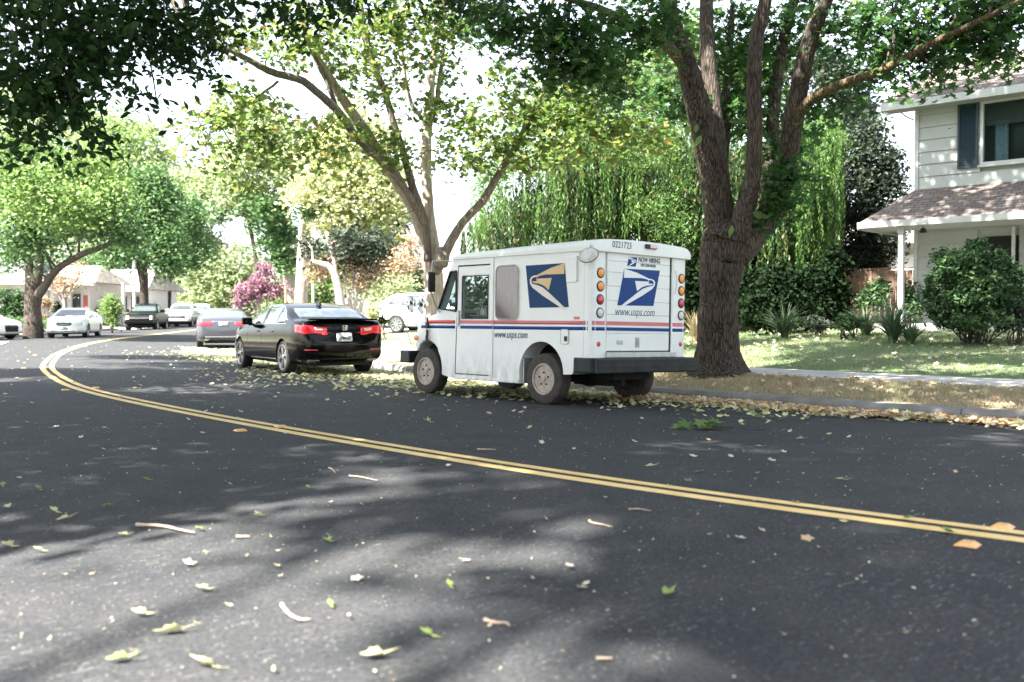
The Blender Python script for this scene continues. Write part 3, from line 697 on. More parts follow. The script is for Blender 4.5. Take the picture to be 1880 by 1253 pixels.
# mirrors
mA=obj('rear_mirror',MB().lathe([(0,-.014),(.112,-.010),(.120,0),(.112,.012),(0,.016)],32,'y'),M['white'],van,auto=40)
mA.location=(-.88,.085,1.905); mA.rotation_euler=(math.radians(18),math.radians(12),math.radians(28)); mA.scale=(1.05,1,.80)
obj('mirror_rim',MB().tube([(.118*math.cos(a),0,.118*math.sin(a)) for a in [2*PI*k/32 for k in range(33)]],.006,6),M['black'],mA)
obj('mirror_arm',MB().tube([(-.86,.03,2.04),(-.875,.055,1.99),(-.88,.085,1.925)],.007,6),M['steel'],van)
mB=obj('side_mirror',MB().box((2.08,.16,1.50),(2.12,.28,1.79)),M['black'],van,bevel=.015)
obj('mirror_frame',MB().tube([(1.93,-.02,1.95),(2.0,.1,1.96),(2.10,.21,1.95),(2.11,.22,1.80),(2.11,.22,1.50),(2.15,.1,1.30),(2.2,-.02,1.2)],.009,6),M['steel'],van)
for yy,zz_ in ((-.38,1.32),(-.18,1.34)):
    q=obj('crossview_mirror',MB().lathe([(0,-.02),(.085,-.012),(.10,0),(.085,.03),(0,.045)],24,'x'),M['chrome'],van,auto=40); q.location=(3.12,yy,zz_); q.scale=(1,.85,1.25)
obj('crossview_arm',MB().tube([(2.97,-.40,1.0),(3.09,-.38,1.10),(3.11,-.38,1.24)],.009,6).tube([(2.93,-.2,.95),(3.09,-.20,1.1),(3.11,-.18,1.26)],.009,6).tube([(3.0,-.1,.72),(3.07,-.05,.95),(3.1,-.18,1.24)],.008,6),M['steel'],van)
obj('hood_latch',MB().box((2.46,-.012,.86),(2.49,.018,.96)).box((2.45,-.012,.97),(2.50,.022,1.07)).box((2.462,-.01,.78),(2.50,.02,.87)).box((2.465,-.01,1.07),(2.485,.015,1.14)),M['black'],van,bevel=.006)
obj('marker_light',MB().lathe([(.04,-.01),(.04,.01),(0,.018)],16,'y',(2.83,-.055,.83)),M['amber'],van)
obj('headlight',MB().lathe([(.09,-.02),(.09,.01),(0,.02)],20,'x',(2.96,-.35,.82)).lathe([(.09,-.02),(.09,.01),(0,.02)],20,'x',(2.96,-1.55,.82)),M['clearlens'],van)
# ------------------------------------------------------------ passenger vehicles
def itp(tab,x): return float(np.interp(x,[a for a,_ in tab],[b for _,b in tab]))
def car_body(P):
    L=P['L']; st=P['st']; n=None; vs=[];fs=[]
    for x in st:
        w=itp(P['w'],x); t=itp(P['top'],x); bl=itp(P['belt'],x); zb=itp(P['bot'],x); t=max(t,bl+.012)
        wr=w-.035-P.get('tumble',.42)*(t-bl); hh=t-bl
        wr=max(wr,w*.3)
        half=[(0,zb),(w*.80,zb),(w*.975,zb+.07),(w*1.0,zb+(bl-zb)*.35),(w*1.0,zb+(bl-zb)*.70),(w*.985,bl-.045),(w*.955,bl),(w*.955+(wr-w*.955)*.55,bl+hh*.60),(wr,bl+hh*.90),(wr*.86,bl+hh*.985),(wr*.5,t+.008),(0,t+.014)]
        ring=half+[(-y,z) for y,z in half[-2:0:-1]]; n=len(ring)
        vs+=[(x,y,z) for y,z in ring]
    m=len(st)
    for i in range(m-1):
        for k in range(n): k2=(k+1)%n; fs.append((i*n+k,i*n+k2,(i+1)*n+k2,(i+1)*n+k))
    h=n//2
    for base in (0,(m-1)*n):
        for k in range(h): 
            a,b_,c,d=k,k+1,n-k-1,(n-k)%n
            if k==0: fs.append((base+0,base+1,base+n-1))
            elif k+1==h: fs.append((base+k,base+h,base+n-k))
            else: fs.append((base+k,base+k+1,base+n-k-1,base+n-k))
    return MB().add(vs,fs)
def make_car(name,label,cat,P,paint,loc,ang,group=None,bodykw={}):
    """local x runs from the rear bumper (0) to the nose (L); ang = heading"""
    c=thing(name,label,cat,(0,0,0),(0,0,0),group)
    o=obj('body',car_body(P),paint,c,smooth=True)
    s=o.modifiers.new('s','SUBSURF'); s.levels=s.render_levels=2
    me=evalmesh(o); o.modifiers.clear(); o.data=me
    cut=[]
    for x in P['axles']:
        for sg in (1,-1):
            q=MB().lathe([(P['ra'],0),(P['ra'],.4)],36,'y',(x,(P['W']/2-.30) if sg>0 else -(P['W']/2+.10),P['rt']))
            q.v=[(v[0],v[1],v[2]) for v in q.v]
            cut.append(q)
    boolean(o,cut)
    o.data.materials.clear(); o.data.materials.append(paint)
    o.data.polygons.foreach_set('use_smooth',[True]*len(o.data.polygons)); o.data.set_sharp_from_angle(angle=math.radians(38))
    bvh=BVHTree.FromPolygons([v.co for v in o.data.vertices],[p.vertices for p in o.data.polygons])
    u=MB()
    W2=P['W']/2; 
    u.box((.25,-W2+.30,P['rt']*.55),(P['L']-.25,W2-.30,P['rt']*2.0)); obj('underbody',u,M['under'],c)
    for x in P['axles']:
        for sg in (1,-1):
            wheel(c,x,sg*(W2-.125),P['rt'],P['rt'],P.get('tw',.21),sg,P.get('rim','alloy'),0,P.get('spokes',5),P.get('rr'))
    c.location=loc; c.rotation_euler=(0,0,ang)
    return c,o,bvh
def mirror_y(poly): return [(-a,b) for a,b in poly][::-1]
def side_wins(c,b,polys,mat,frame_=None):
    for p in polys:
        for v in ('side+','side-'):
            decal('side_window',p,v,b,mat,c,.10,.003,.002)
def lines(c,b,segs,mat,w=.008,name='shut_line',views=('side+','side-')):
    for v in views:
        ps=[]
        for P in segs:
            for (a0,b0),(a1,b1) in zip(P[:-1],P[1:]):
                d=math.hypot(a1-a0,b1-b0); nx,nz=-(b1-b0)/d*w/2,(a1-a0)/d*w/2
                ps.append([(a0+nx,b0+nz),(a1+nx,b1+nz),(a1-nx,b1-nz),(a0-nx,b0-nz)])
        decal(name,ps,v,b,mat,c,.10,.0015,.001)
def mirrors(c,x,y,z,mat,s=1):
    for sg in (1,-1):
        obj('side_mirror',MB().box((x-.06*s,sg*y-(0 if sg>0 else .22*s),z),(x+.06*s,sg*y+(.22*s if sg>0 else 0),z+.15*s)).box((x-.03,sg*y-.08,z-.02),(x+.03,sg*y+.08,z+.03)),mat,c,bevel=.03)
sedan=dict(L=4.86,W=1.86,rt=.338,ra=.375,axles=(1.02,3.85),tumble=.44,tw=.225,rim='swirl',spokes=5,rr=.245,
 st=[0,.04,.12,.25,.45,.62,.80,1.0,1.2,1.45,1.75,2.05,2.4,2.75,3.05,3.35,3.6,3.85,4.15,4.45,4.65,4.78,4.86],
 w=[(0,.66),(.04,.76),(.12,.84),(.25,.895),(.45,.925),(1.0,.93),(3.9,.93),(4.3,.90),(4.6,.82),(4.78,.68),(4.86,.52)],
 top=[(0,.60),(.0401,.80),(.05,.90),(.12,1.055),(.2,1.085),(.45,1.075),(.62,1.10),(1.0,1.255),(1.3,1.36),(1.75,1.43),(2.2,1.445),(2.75,1.40),(3.1,1.24),(3.45,1.03),(3.6,.99),(4.1,.93),(4.5,.83),(4.7,.74),(4.86,.58)],
 belt=[(0,.56),(.04,.78),(.12,.95),(.25,.99),(1.0,1.0),(2,.955),(3.3,.93),(3.6,.92),(4.1,.87),(4.5,.77),(4.7,.68),(4.86,.53)],
 bot=[(0,.42),(.04,.33),(.12,.26),(.5,.20),(1,.19),(4,.19),(4.5,.21),(4.78,.26),(4.86,.36)])
hd=lambda dx,dy: math.atan2(dy,dx)
def place_from_wheel(P,wx,wy,dx,dy,wz=0,side=1):
    """locate car so that its rear-left tyre stands at wx,wy with heading (dx,dy)"""
    l=math.hypot(dx,dy); dx/=l;dy/=l; lx,ly=P['axles'][0],side*(P['W']/2-.05)
    return (wx-lx*dx+ly*dy, wy-lx*dy-ly*dx, wz), math.atan2(dy,dx)
loc,ang=place_from_wheel(sedan,-4.55,19.85,-.53,.848,.0)
c,o,b=make_car('parked_sedan','glossy black sedan with red tail lights parked in front of the mail truck','car',sedan,M['carblack'],loc,ang)
sw=[[(3.28,.985),(2.72,1.30),(2.33,1.375),(2.33,.985)],[(2.27,.985),(2.27,1.375),(1.75,1.38),(1.48,1.33),(1.48,.995)],[(1.43,1.0),(1.43,1.315),(1.20,1.25),(.93,1.09),(.98,1.03)]]
side_wins(c,b,sw,M['silverglass'] if 0 else M['carglass'])
decal('rear_window',[(-.60,1.315),(.60,1.315),(.655,1.25),(.665,1.115),(-.665,1.115),(-.655,1.25)],'rear',b,M['silverglass'],c,.05)
decal('windscreen',[(-.58,1.36),(.58,1.36),(.66,1.05),(-.66,1.05)],'front',b,M['darkglass'],c,.06)
for v in ('side+','side-'):
    decal('window_trim',[[(3.30,.972),(.90,1.0),(.90,1.018),(3.30,.986)],[(3.30,.985),(2.74,1.325),(2.74,1.307),(3.26,.985)],[(2.74,1.325),(2.33,1.398),(1.75,1.402),(1.75,1.386),(2.33,1.382),(2.74,1.307)],[(1.75,1.402),(1.45,1.345),(1.2,1.272),(.88,1.09),(.885,1.065),(1.2,1.254),(1.45,1.328),(1.75,1.386)]],v,b,M['chrome'],c,.08,.004,.003)
for s_ in (1,-1):
    f=(lambda P:P) if s_>0 else mirror_y
    tl=decal('tail_light',f([(.88,.985),(.62,.965),(.35,.935),(.345,.905),(.40,.885),(.345,.80),(.40,.785),(.62,.83),(.80,.80),(.88,.86)]),'rear',b,M['redlens2'],c,.04,.012,.006)
    decal('reverse_lens',f([(.60,.935),(.42,.915),(.44,.865),(.58,.875)]),'rear',b,M['clearlens'],tl,.05,.020,.004)
    decal('tail_light_side',[(.05,.83),(.30,.84),(.36,.96),(.10,.985)],'side+' if s_>0 else 'side-',b,M['redlens2'],tl,.05,.010,.006)
    decal('bumper_reflector',f([(.80,.515),(.55,.510),(.55,.495),(.80,.50)]),'rear',b,M['redlens'],c,.05,.004,.003)
    decal('exhaust_trim',f([(.72,.315),(.50,.305),(.48,.275),(.52,.25),(.70,.26)]),'rear',b,M['steel'],c,.05,.006,.004)
decal('license_plate',rrect(-.155,.665,.155,.825,.015,3),'rear',b,M['plate'],c,.3,.02,.012)
py=min(v.co.x for v in o.data.vertices if abs(v.co.y)<.1 and .65<v.co.z<.85)
text('plate_number','8JPM068',.088,frame((py-.024,.135,.70),(0,-1,0),(0,0,1)),M['ink'],c,sx=.78,weight=.002)
em=MB(); ex=py+.015-.024
def barseg(mb,y0,z0,y1,z1,w=.005,x=ex): mb.tube([(x,-y0,z0),(x,-y1,z1)],w,6)
for a in [((-.052,.975),(.052,.975)),((-.040,.885),(.040,.885)),((-.052,.975),(-.040,.885)),((.052,.975),(.040,.885)),((-.026,.968),(-.020,.893)),((.026,.968),(.020,.893)),((-.024,.93),(.024,.93))]: barseg(em,*a[0],*a[1])
obj('emblem',em,M['chrome'],c)
lines(c,b,[[(2.30,.96),(2.30,.35)],[(3.28,.95),(3.22,.55),(3.15,.32)],[(1.40,.96),(1.42,.75),(1.28,.60)],[(3.15,.315),(1.5,.315)]],M['under'])
lines(c,b,[[(-.87,.62),(-.40,.60),(.40,.60),(.87,.62)]],M['under'],.01,'bumper_line',('rear',))
lines(c,b,[[(3.12,.275),(1.50,.285)]],M['chrome'],.025,'side_trim')
decal('lower_grille',[(-.48,.34),(.48,.34),(.42,.25),(-.42,.25)],'rear',b,M['under'],c,.08,.004,.003)
mirrors(c,3.02,.90,.98,M['carblack'])
obj('door_handle',(lambda m:[m.box((x,s_*.925-.012,.83),(x+.18,s_*.925+.012,.86)) for x in (1.55,2.45) for s_ in (1,-1)] and m)(MB()),M['carblack'],c,bevel=.008)
obj('spoiler_lip',MB().add([(.09,-.72,1.075),(.09,.72,1.075),(.04,.72,1.11),(.04,-.72,1.11),(.24,-.70,1.092),(.24,.70,1.092)],[(0,1,2,3),(3,2,5,4),(0,4,5,1),(0,3,4),(1,5,2)]),M['carblack'],c)
obj('roof_antenna',MB().add([(1.30,-.03,1.37),(1.52,-.03,1.42),(1.52,.03,1.42),(1.30,.03,1.37),(1.33,0,1.475),(1.38,0,1.478)],[(0,1,5,4),(3,4,5,2),(0,4,3),(1,2,5),(0,3,2,1)]),M['carblack'],c)
# grey sedan
g2=dict(sedan,L=4.88,W=1.85,rim='alloy',spokes=10,rr=.22)
loc,ang=place_from_wheel(g2,-11.3,35.8,-.30,.954,gz(-11.3,35.8))
c,o,b=make_car('parked_sedan','dark grey sedan seen from behind beside a carpet of yellow leaves, beyond the black sedan','car',g2,M['cargrey'],loc,ang)
side_wins(c,b,sw,M['darkglass'])
decal('rear_window',[(-.62,1.35),(.62,1.35),(.68,1.25),(.70,1.10),(-.70,1.10),(-.68,1.25)],'rear',b,M['silverglass'],c,.06)
decal('windscreen',[(-.58,1.36),(.58,1.36),(.66,1.05),(-.66,1.05)],'front',b,M['darkglass'],c,.08)
for s_ in (1,-1):
    f=(lambda P:P) if s_>0 else mirror_y
    decal('tail_light',f([(.88,.95),(.40,.93),(.37,.87),(.42,.82),(.88,.80)]),'rear',b,M['redlens2'],c,.06,.010,.006)
    decal('exhaust_trim',f([(.66,.33),(.50,.33),(.50,.27),(.66,.27)]),'rear',b,M['chrome'],c,.06,.006,.004)
decal('license_plate',[(-.155,.81),(.155,.81),(.155,.93),(-.155,.93)][::1],'rear',b,M['plate'],c,.3,.02,.012)
decal('chrome_strip',[(-.62,.40),(.62,.40),(.62,.425),(-.62,.425)],'rear',b,M['chrome'],c,.1,.008,.005)
decal('lid_trim',[(-.40,.945),(.40,.945),(.40,.965),(-.40,.965)],'rear',b,M['chrome'],c,.1,.008,.005)
mirrors(c,3.02,.90,.98,M['cargrey'])
# white sedan facing us, far kerb
w3=dict(sedan,L=4.80,W=1.80,rim='alloy',spokes=5,rr=.21,tumble=.40,st=sedan['st'][:-1]+[4.80],
 top=[(0,.60),(.0401,.80),(.05,.90),(.12,1.0),(.2,1.04),(.6,1.08),(.85,1.10),(1.2,1.27),(1.5,1.40),(1.9,1.45),(2.4,1.455),(2.8,1.40),(3.1,1.25),(3.45,1.05),(3.6,1.02),(4.1,.96),(4.5,.86),(4.7,.77),(4.80,.62)])
def facing(P,fx,fy,dx,dy,z):  # (fx,fy): centre of the nose, heading dx,dy
    l=math.hypot(dx,dy); dx/=l;dy/=l; return (fx-P['L']*dx,fy-P['L']*dy,z),math.atan2(dy,dx)
loc,ang=facing(w3,-21.25,47.2,.20,-.98,gz(-20.5,48)-.03)
c,o,b=make_car('parked_sedan','white older sedan facing the viewer at the far kerb beside the big dark trunk','car',w3,M['carwhite'],loc,ang)
side_wins(c,b,[[(3.2,1.0),(2.72,1.32),(2.33,1.39),(2.33,1.0)],[(2.27,1.0),(2.27,1.39),(1.75,1.38),(1.45,1.3),(1.30,1.02)]],M['carglass'])
decal('windscreen',[(-.58,1.38),(.58,1.38),(.70,1.06),(-.70,1.06)],'front',b,M['darkglass'],c,.08)
decal('rear_window',[(-.58,1.36),(.58,1.36),(.66,1.14),(-.66,1.14)],'rear',b,M['darkglass'],c,.08)
decal('grille',[(-.30,.74),(.30,.74),(.36,.64),(.22,.58),(-.22,.58),(-.36,.64)],'front',b,M['carglass'],c,.08,.01,.006)
decal('lower_intake',[(-.70,.34),(.70,.34),(.70,.30),(-.70,.30)],'front',b,M['under'],c,.1)
decal('license_plate',[(-.155,.42),(.155,.42),(.155,.52),(-.155,.52)],'front',b,M['steel'],c,.3,.02,.01)
for s_ in (1,-1):
    f=(lambda P:P) if s_>0 else mirror_y
    decal('headlight',f([(.80,.74),(.50,.76),(.44,.68),(.52,.60),(.78,.62)]),'front',b,M['clearlens'],c,.06,.008,.006)
mirrors(c,3.0,.86,1.0,M['carwhite'])
# dark pickup and paler pickups behind it
pk=dict(L=5.7,W=2.0,rt=.41,ra=.46,axles=(1.15,4.75),tumble=.30,tw=.27,rim='alloy',spokes=6,rr=.26,
 st=[0,.05,.3,.8,1.3,1.75,1.86,1.94,2.05,2.3,2.8,3.2,3.6,3.9,4.15,4.3,4.6,5.0,5.35,5.55,5.66,5.7],
 w=[(0,.93),(.05,.98),(.3,1.0),(5.0,1.0),(5.4,.97),(5.6,.90),(5.7,.86)],
 top=[(0,1.22),(1.86,1.24),(1.90,1.26),(2.0,1.80),(2.3,1.88),(3.2,1.89),(3.5,1.83),(4.05,1.35),(4.3,1.26),(5.0,1.20),(5.5,1.12),(5.62,1.05),(5.7,.95)],
 belt=[(0,1.18),(1.9,1.18),(4.2,1.18),(5,1.14),(5.5,1.07),(5.7,.90)],bot=[(0,.55),(.3,.42),(1,.40),(4.8,.40),(5.5,.42),(5.7,.50)])
def pickup(label,fx,fy,dx,dy,paint,z):
    loc,ang=facing(pk,fx,fy,dx,dy,z)
    c,o,b=make_car('parked_pickup',label,'pickup truck',pk,paint,loc,ang,'pickups parked along the far kerb')
    side_wins(c,b,[[(3.95,1.25),(3.55,1.68),(3.1,1.76),(3.0,1.25)],[(2.9,1.25),(2.9,1.77),(2.25,1.75),(2.15,1.25)]],M['carglass'])
    decal('windscreen',[(-.66,1.80),(.66,1.80),(.80,1.36),(-.80,1.36)],'front',b,M['carglass'],c,.1)
    decal('grille',[(-.60,1.02),(.60,1.02),(.60,.72),(-.60,.72)],'front',b,M['under'],c,.1,.01,.01)
    decal('chrome_bar',[(-.62,.90),(.62,.90),(.62,.86),(-.62,.86)],'front',b,M['chrome'],c,.1,.03,.01)
    decal('license_plate',[(-.16,.55),(.16,.55),(.16,.66),(-.16,.66)],'front',b,M['plate'],c,.3,.03,.02)
    obj('front_bumper',MB().box((5.62,-.92,.50),(5.82,.92,.70)),paint,c,bevel=.03)
    for s_ in (1,-1):
        f=(lambda P:P) if s_>0 else mirror_y
        decal('headlight',f([(.88,1.02),(.64,1.02),(.64,.78),(.88,.78)]),'front',b,M['clearlens'],c,.1,.01,.01)
    decal('bed_opening',[(.12,-.75),(1.78,-.75),(1.78,.75),(.12,.75)],'top',b,M['under'],c,.3,.004,.003)
    mirrors(c,3.75,1.0,1.28,paint,1.3); return c
pickup('black pickup truck facing the viewer at the far kerb, with dark grille',-24.7,66.0,.17,-.985,M['pickupblack'],.16)
pickup('white pickup truck directly behind the black pickup',-25.9,77.0,.14,-.99,M['carwhite'],.30)
pickup('white pickup truck farthest down the street, nearest the grey sedan in the photo',-28.2,89,.14,-.99,M['carwhite'],.42)
# white SUV on the driveway across the lawn
suv=dict(L=4.75,W=1.90,rt=.36,ra=.41,axles=(1.0,3.75),tumble=.36,tw=.23,rim='alloy',spokes=9,rr=.25,
 st=[0,.04,.12,.28,.5,.75,1.0,1.4,1.9,2.4,2.8,3.1,3.4,3.6,3.9,4.2,4.5,4.68,4.75],
 w=[(0,.74),(.04,.82),(.12,.88),(.28,.93),(.5,.95),(4.1,.95),(4.4,.90),(4.65,.78),(4.75,.66)],
 top=[(0,.75),(.04,.95),(.10,1.12),(.28,1.38),(.5,1.56),(.75,1.66),(1.4,1.70),(2.2,1.71),(2.6,1.66),(3.0,1.44),(3.4,1.18),(3.6,1.12),(4.2,1.03),(4.6,.90),(4.75,.70)],
 belt=[(0,.72),(.04,.90),(.12,1.02),(.28,1.10),(1,1.13),(2,1.08),(3.4,1.05),(4.2,.97),(4.6,.84),(4.75,.66)],
 bot=[(0,.5),(.04,.42),(.12,.34),(.5,.26),(4,.26),(4.6,.30),(4.75,.42)])
dx,dy=.93,-.36
loc,ang=place_from_wheel(suv,at(728,597,42).x,42,dx,dy,gz(-4.8,42)-.02,side=-1)
c,o,b=make_car('parked_suv','white suv parked on the driveway beyond the lawn, seen from its rear corner','suv',suv,M['carwhite'],loc,ang)
side_wins(c,b,[[(3.1,1.13),(2.55,1.50),(2.1,1.60),(2.1,1.13)],[(2.02,1.13),(2.02,1.60),(1.25,1.58),(1.2,1.15)],[(1.12,1.16),(1.15,1.57),(.75,1.45),(.55,1.22)]],M['darkglass'])
decal('rear_window',[(-.60,1.52),(.60,1.52),(.72,1.17),(-.72,1.17)],'rear',b,M['darkglass'],c,.08)
decal('windscreen',[(-.58,1.6),(.58,1.6),(.68,1.2),(-.68,1.2)],'front',b,M['darkglass'],c,.1)
for s_ in (1,-1):
    f=(lambda P:P) if s_>0 else mirror_y
    decal('tail_light',f([(.86,1.10),(.45,1.06),(.45,.99),(.86,.93)]),'rear',b,M['redlens2'],c,.07,.010,.006)
    decal('tail_light_side',[(.06,.96),(.22,.98),(.42,1.10),(.10,1.09)],'side+' if s_>0 else 'side-',b,M['redlens2'],c,.07,.010,.006)
decal('lower_cladding',[(-.80,.58),(.80,.58),(.80,.42),(-.80,.42)],'rear',b,M['black'],c,.1)
lines(c,b,[[(2.06,1.08),(2.06,.5)],[(3.2,1.02),(3.1,.5)],[(1.15,1.08),(1.3,.75)]],M['under'],.012)
lines(c,b,[[(3.35,.36),(1.4,.36)]],M['black'],.07,'side_cladding')
mirrors(c,2.9,.93,1.12,M['carwhite'])
# two cars on the left driveways
h4=dict(sedan,rim='alloy',rr=.21)
loc,ang=facing(h4,-28.4,69.5,.45,-.89,gz(-28.4,69.5)+.02)
c,o,b=make_car('parked_car','dark car on the far driveway, half hidden behind the young bush','car',h4,M['cargrey'],loc,ang)
side_wins(c,b,sw,M['darkglass']); decal('windscreen',[(-.58,1.36),(.58,1.36),(.66,1.05),(-.66,1.05)],'front',b,M['darkglass'],c,.1); mirrors(c,3.02,.90,.98,M['cargrey'])
loc,ang=facing(h4,at(22,600,46).x,46,.93,-.36,gz(-23.4,46)+.02)
c,o,b=make_car('parked_car','pale silver car on the left driveway, cut off by the picture edge','car',h4,M['carwhite'],loc,ang)
side_wins(c,b,sw,M['darkglass']); decal('windscreen',[(-.58,1.36),(.58,1.36),(.66,1.05),(-.66,1.05)],'front',b,M['darkglass'],c,.1); mirrors(c,3.02,.90,.98,M['carwhite'])
decal('grille',[(-.40,.68),(.40,.68),(.34,.36),(-.34,.36)],'front',b,M['under'],c,.1,.01,.006)
for s_ in (1,-1):
    f=(lambda P:P) if s_>0 else mirror_y
    decal('headlight',f([(.74,.74),(.42,.68),(.44,.62),(.70,.63)]),'front',b,M['clearlens'],c,.06,.01,.006)
EXPO=3.08
# ------------------------------------------------------------ foliage
def pol(ar): return np.array([(r*math.cos(math.radians(a)),r*math.sin(math.radians(a)),.12*r*r) for a,r in ar])
MAPLE=pol([(-90,.30),(-55,.42),(-22,.70),(6,.36),(38,.95),(64,.42),(90,1.05),(116,.42),(142,.95),(174,.36),(202,.70),(235,.42)])*.55
SYC=pol([(-90,.35),(-40,.62),(-5,.55),(30,.95),(60,.60),(90,1.05),(120,.60),(150,.95),(185,.55),(220,.62)])*.5
RH=np.array([(0,-.5,0),(.27,-.05,.06),(0,.5,0),(-.27,-.05,.06)])
LONG=np.array([(0,-.5,0),(.10,0,.02),(0,.5,0),(-.10,0,.02)])
OVAL=np.array([(0,-.5,0),(.24,-.2,.05),(.26,.12,.06),(0,.55,-.03),(-.26,.12,.06),(-.24,-.2,.05)])
def leafmesh(name,P,size,shape,mat,parent,org=(0,0,0),up=.5,down=False,jit=.35):
    n=len(P); P=np.asarray(P,float)-np.asarray(org,float)
    nr=rng.normal(size=(n,3)); nr/=np.linalg.norm(nr,axis=1)[:,None]; nr[:,2]=np.abs(nr[:,2])*1.0+up; nr/=np.linalg.norm(nr,axis=1)[:,None]
    if down:
        t=rng.normal(size=(n,3))*.35; t[:,2]-=1; nr=rng.normal(size=(n,3)); 
    else: t=rng.normal(size=(n,3)); t[:,2]-=.5
    t-=nr*(t*nr).sum(1)[:,None]/(nr*nr).sum(1)[:,None]
    if down:
        t=rng.normal(size=(n,3))*.35; t[:,2]-=1; nr-=t*(t*nr).sum(1)[:,None]/(t*t).sum(1)[:,None]
    t/=np.linalg.norm(t,axis=1)[:,None]; nr/=np.linalg.norm(nr,axis=1)[:,None]; b=np.cross(t,nr)
    sz=size*(1+jit*(rng.random(n)*2-1)); k=len(shape)
    V=P[:,None,:]+sz[:,None,None]*(shape[None,:,0,None]*b[:,None,:]+shape[None,:,1,None]*t[:,None,:]+shape[None,:,2,None]*nr[:,None,:])
    return rawmesh(name,V.reshape(-1,3),n,k,mat,parent)
def rawmesh(name,V,n,k,mat,parent=None):
    me=bpy.data.meshes.new(name); me.vertices.add(n*k); me.vertices.foreach_set('co',V.astype(np.float32).ravel())
    me.loops.add(n*k); me.loops.foreach_set('vertex_index',np.arange(n*k,dtype=np.int32)); me.polygons.add(n); me.polygons.foreach_set('loop_start',np.arange(0,n*k,k,dtype=np.int32)); me.update(calc_edges=True)
    return link(name,me,mat,parent)
def ball(n,shell=.0):
    v=rng.normal(size=(n,3)); v/=np.linalg.norm(v,axis=1)[:,None]; r=(shell+(1-shell)*rng.random(n))**(1/3.); return v*r[:,None]
def sprays(cl,per=30,sig=.22,flat=.55,shell=.1):
    """cl: list of (centre, radii, number of leaves) -> leaf points and spray centres"""
    out=[];cs=[]
    for c,r,n in cl:
        r=np.array(r if hasattr(r,'__len__') else (r,r,r*.8)); k=max(1,int(n/per)); C0=np.array(c)+ball(k,shell)*r
        d=rng.normal(size=(k,per,3))*np.array([sig,sig,sig*flat]); d[:,:,2]-=.25*(d[:,:,0]**2+d[:,:,1]**2)/max(sig,.05)
        out.append((C0[:,None,:]+d).reshape(-1,3)); cs.append(C0)
    return np.concatenate(out),cs
def curve(pts,k=6,wob=.0):
    P=[Vector(p) for p in pts]; out=[]
    for i in range(len(P)-1):
        p0=P[max(i-1,0)];p1=P[i];p2=P[i+1];p3=P[min(i+2,len(P)-1)]
        for j in range(k):
            u=j/k; q=.5*((2*p1)+(-p0+p2)*u+(2*p0-5*p1+4*p2-p3)*u*u+(-p0+3*p1-3*p2+p3)*u**3)
            out.append(q+Vector((random.uniform(-wob,wob),random.uniform(-wob,wob),random.uniform(-wob,wob)) ))
    out.append(P[-1]); return out
def limb(mb,rows,seg=12,k=6,wob=.006,flare=None):
    """rows: (px,py,depth,radius in photo pixels)"""
    pts=[at(a,b,c) for a,b,c,_ in rows]; rr=[r*c/F for a,b,c,r in rows]
    path=curve(pts,k,wob); R=[]
    for i in range(len(path)):
        t=i/k; j=min(int(t),len(rr)-2); u=t-j; R.append((rr[j]*(1-u)+rr[j+1]*u)*(1+random.uniform(-.03,.03)))
    if flare:
        for i in range(len(R)):
            h=path[i].z-path[0].z; R[i]*=1+flare*math.exp(-h/.28)
    mb.tube(path,R,seg); return path
def twigs(mb,starts,cs,r0=.02,maxn=4,seg=5):
    S0=np.array([tuple(p) for p in starts])
    for C0 in cs:
        m=C0.mean(0); i=((S0-m)**2).sum(1).argmin(); a=Vector(S0[i]); m=Vector(m); mid=(a+m)/2+Vector((0,0,.12*(m-a).length))
        pth=curve([a,mid,m],5,.02); L=len(pth); mb.tube(pth,[r0*(1.6-1.0*q/L) for q in range(L)],seg)
        for p in C0[:maxn]:
            p=Vector(p); s=pth[random.randrange(L//2,L)]; md=(s+p)/2+Vector((0,0,.08)); mb.tube(curve([s,md,p],3),[r0*.5]*4+[r0*.3]*3,4)
def ctree(name,label,cat,base,group=None): return thing(name,label,cat,tuple(base),(0,0,0),group)
def crooked(mb,p,q,r0,r1,wob=.25,seg=8):
    p=Vector(p);q=Vector(q); m=[p.lerp(q,t)+Vector((random.uniform(-wob,wob),random.uniform(-wob,wob),0))*(1 if 0<t<1 else 0) for t in (0,.33,.66,1)]
    c=curve(m,4); n=len(c); mb.tube(c,[r0+(r1-r0)*i/(n-1) for i in range(n)],seg); return c

# ---- the big maple beside the truck
base=at(1322,692,15.75); base.z=gz(base.x,base.y)-.03
mp=ctree('maple_tree','big dark trunked maple just behind the mail truck, thick limbs fanning out','tree',base)
D=15.8
t1=MB()
path=limb(t1,[(1322,700,D,43),(1319,660,D,39.5),(1318,600,D,36.5),(1320,540,D,35.5),(1326,480,D,41),(1336,440,D,47),(1342,405,D,30)],22,8,.008)
for i,(v) in enumerate(t1.v):  # root flare with buttresses
    h=v[2]-base.z; 
    if h<1.2:
        a=math.atan2(v[1]-base.y,v[0]-base.x); k=1+ (.42*math.exp(-max(h,0)/.20))*(1+.35*math.sin(a*5+1)) + .03*math.sin(a*7)*math.exp(-h/1.0)
        c0=at(1321,660,D); t1.v[i]=(base.x+(v[0]-base.x)*k,base.y+(v[1]-base.y)*k,v[2])
trunk=obj('trunk',t1,M['bark'],mp,smooth=True,org=base)
LB=[]
def mlimb(rows,mat='barklimb',seg=14,nm='limb'):
    rows=[(a,b,c,r*.90) for a,b,c,r in rows]; mb=MB(); p=limb(mb,rows,seg,6,.007); LB.extend(p); return obj(nm,mb,M[mat],mp,smooth=True,org=base)
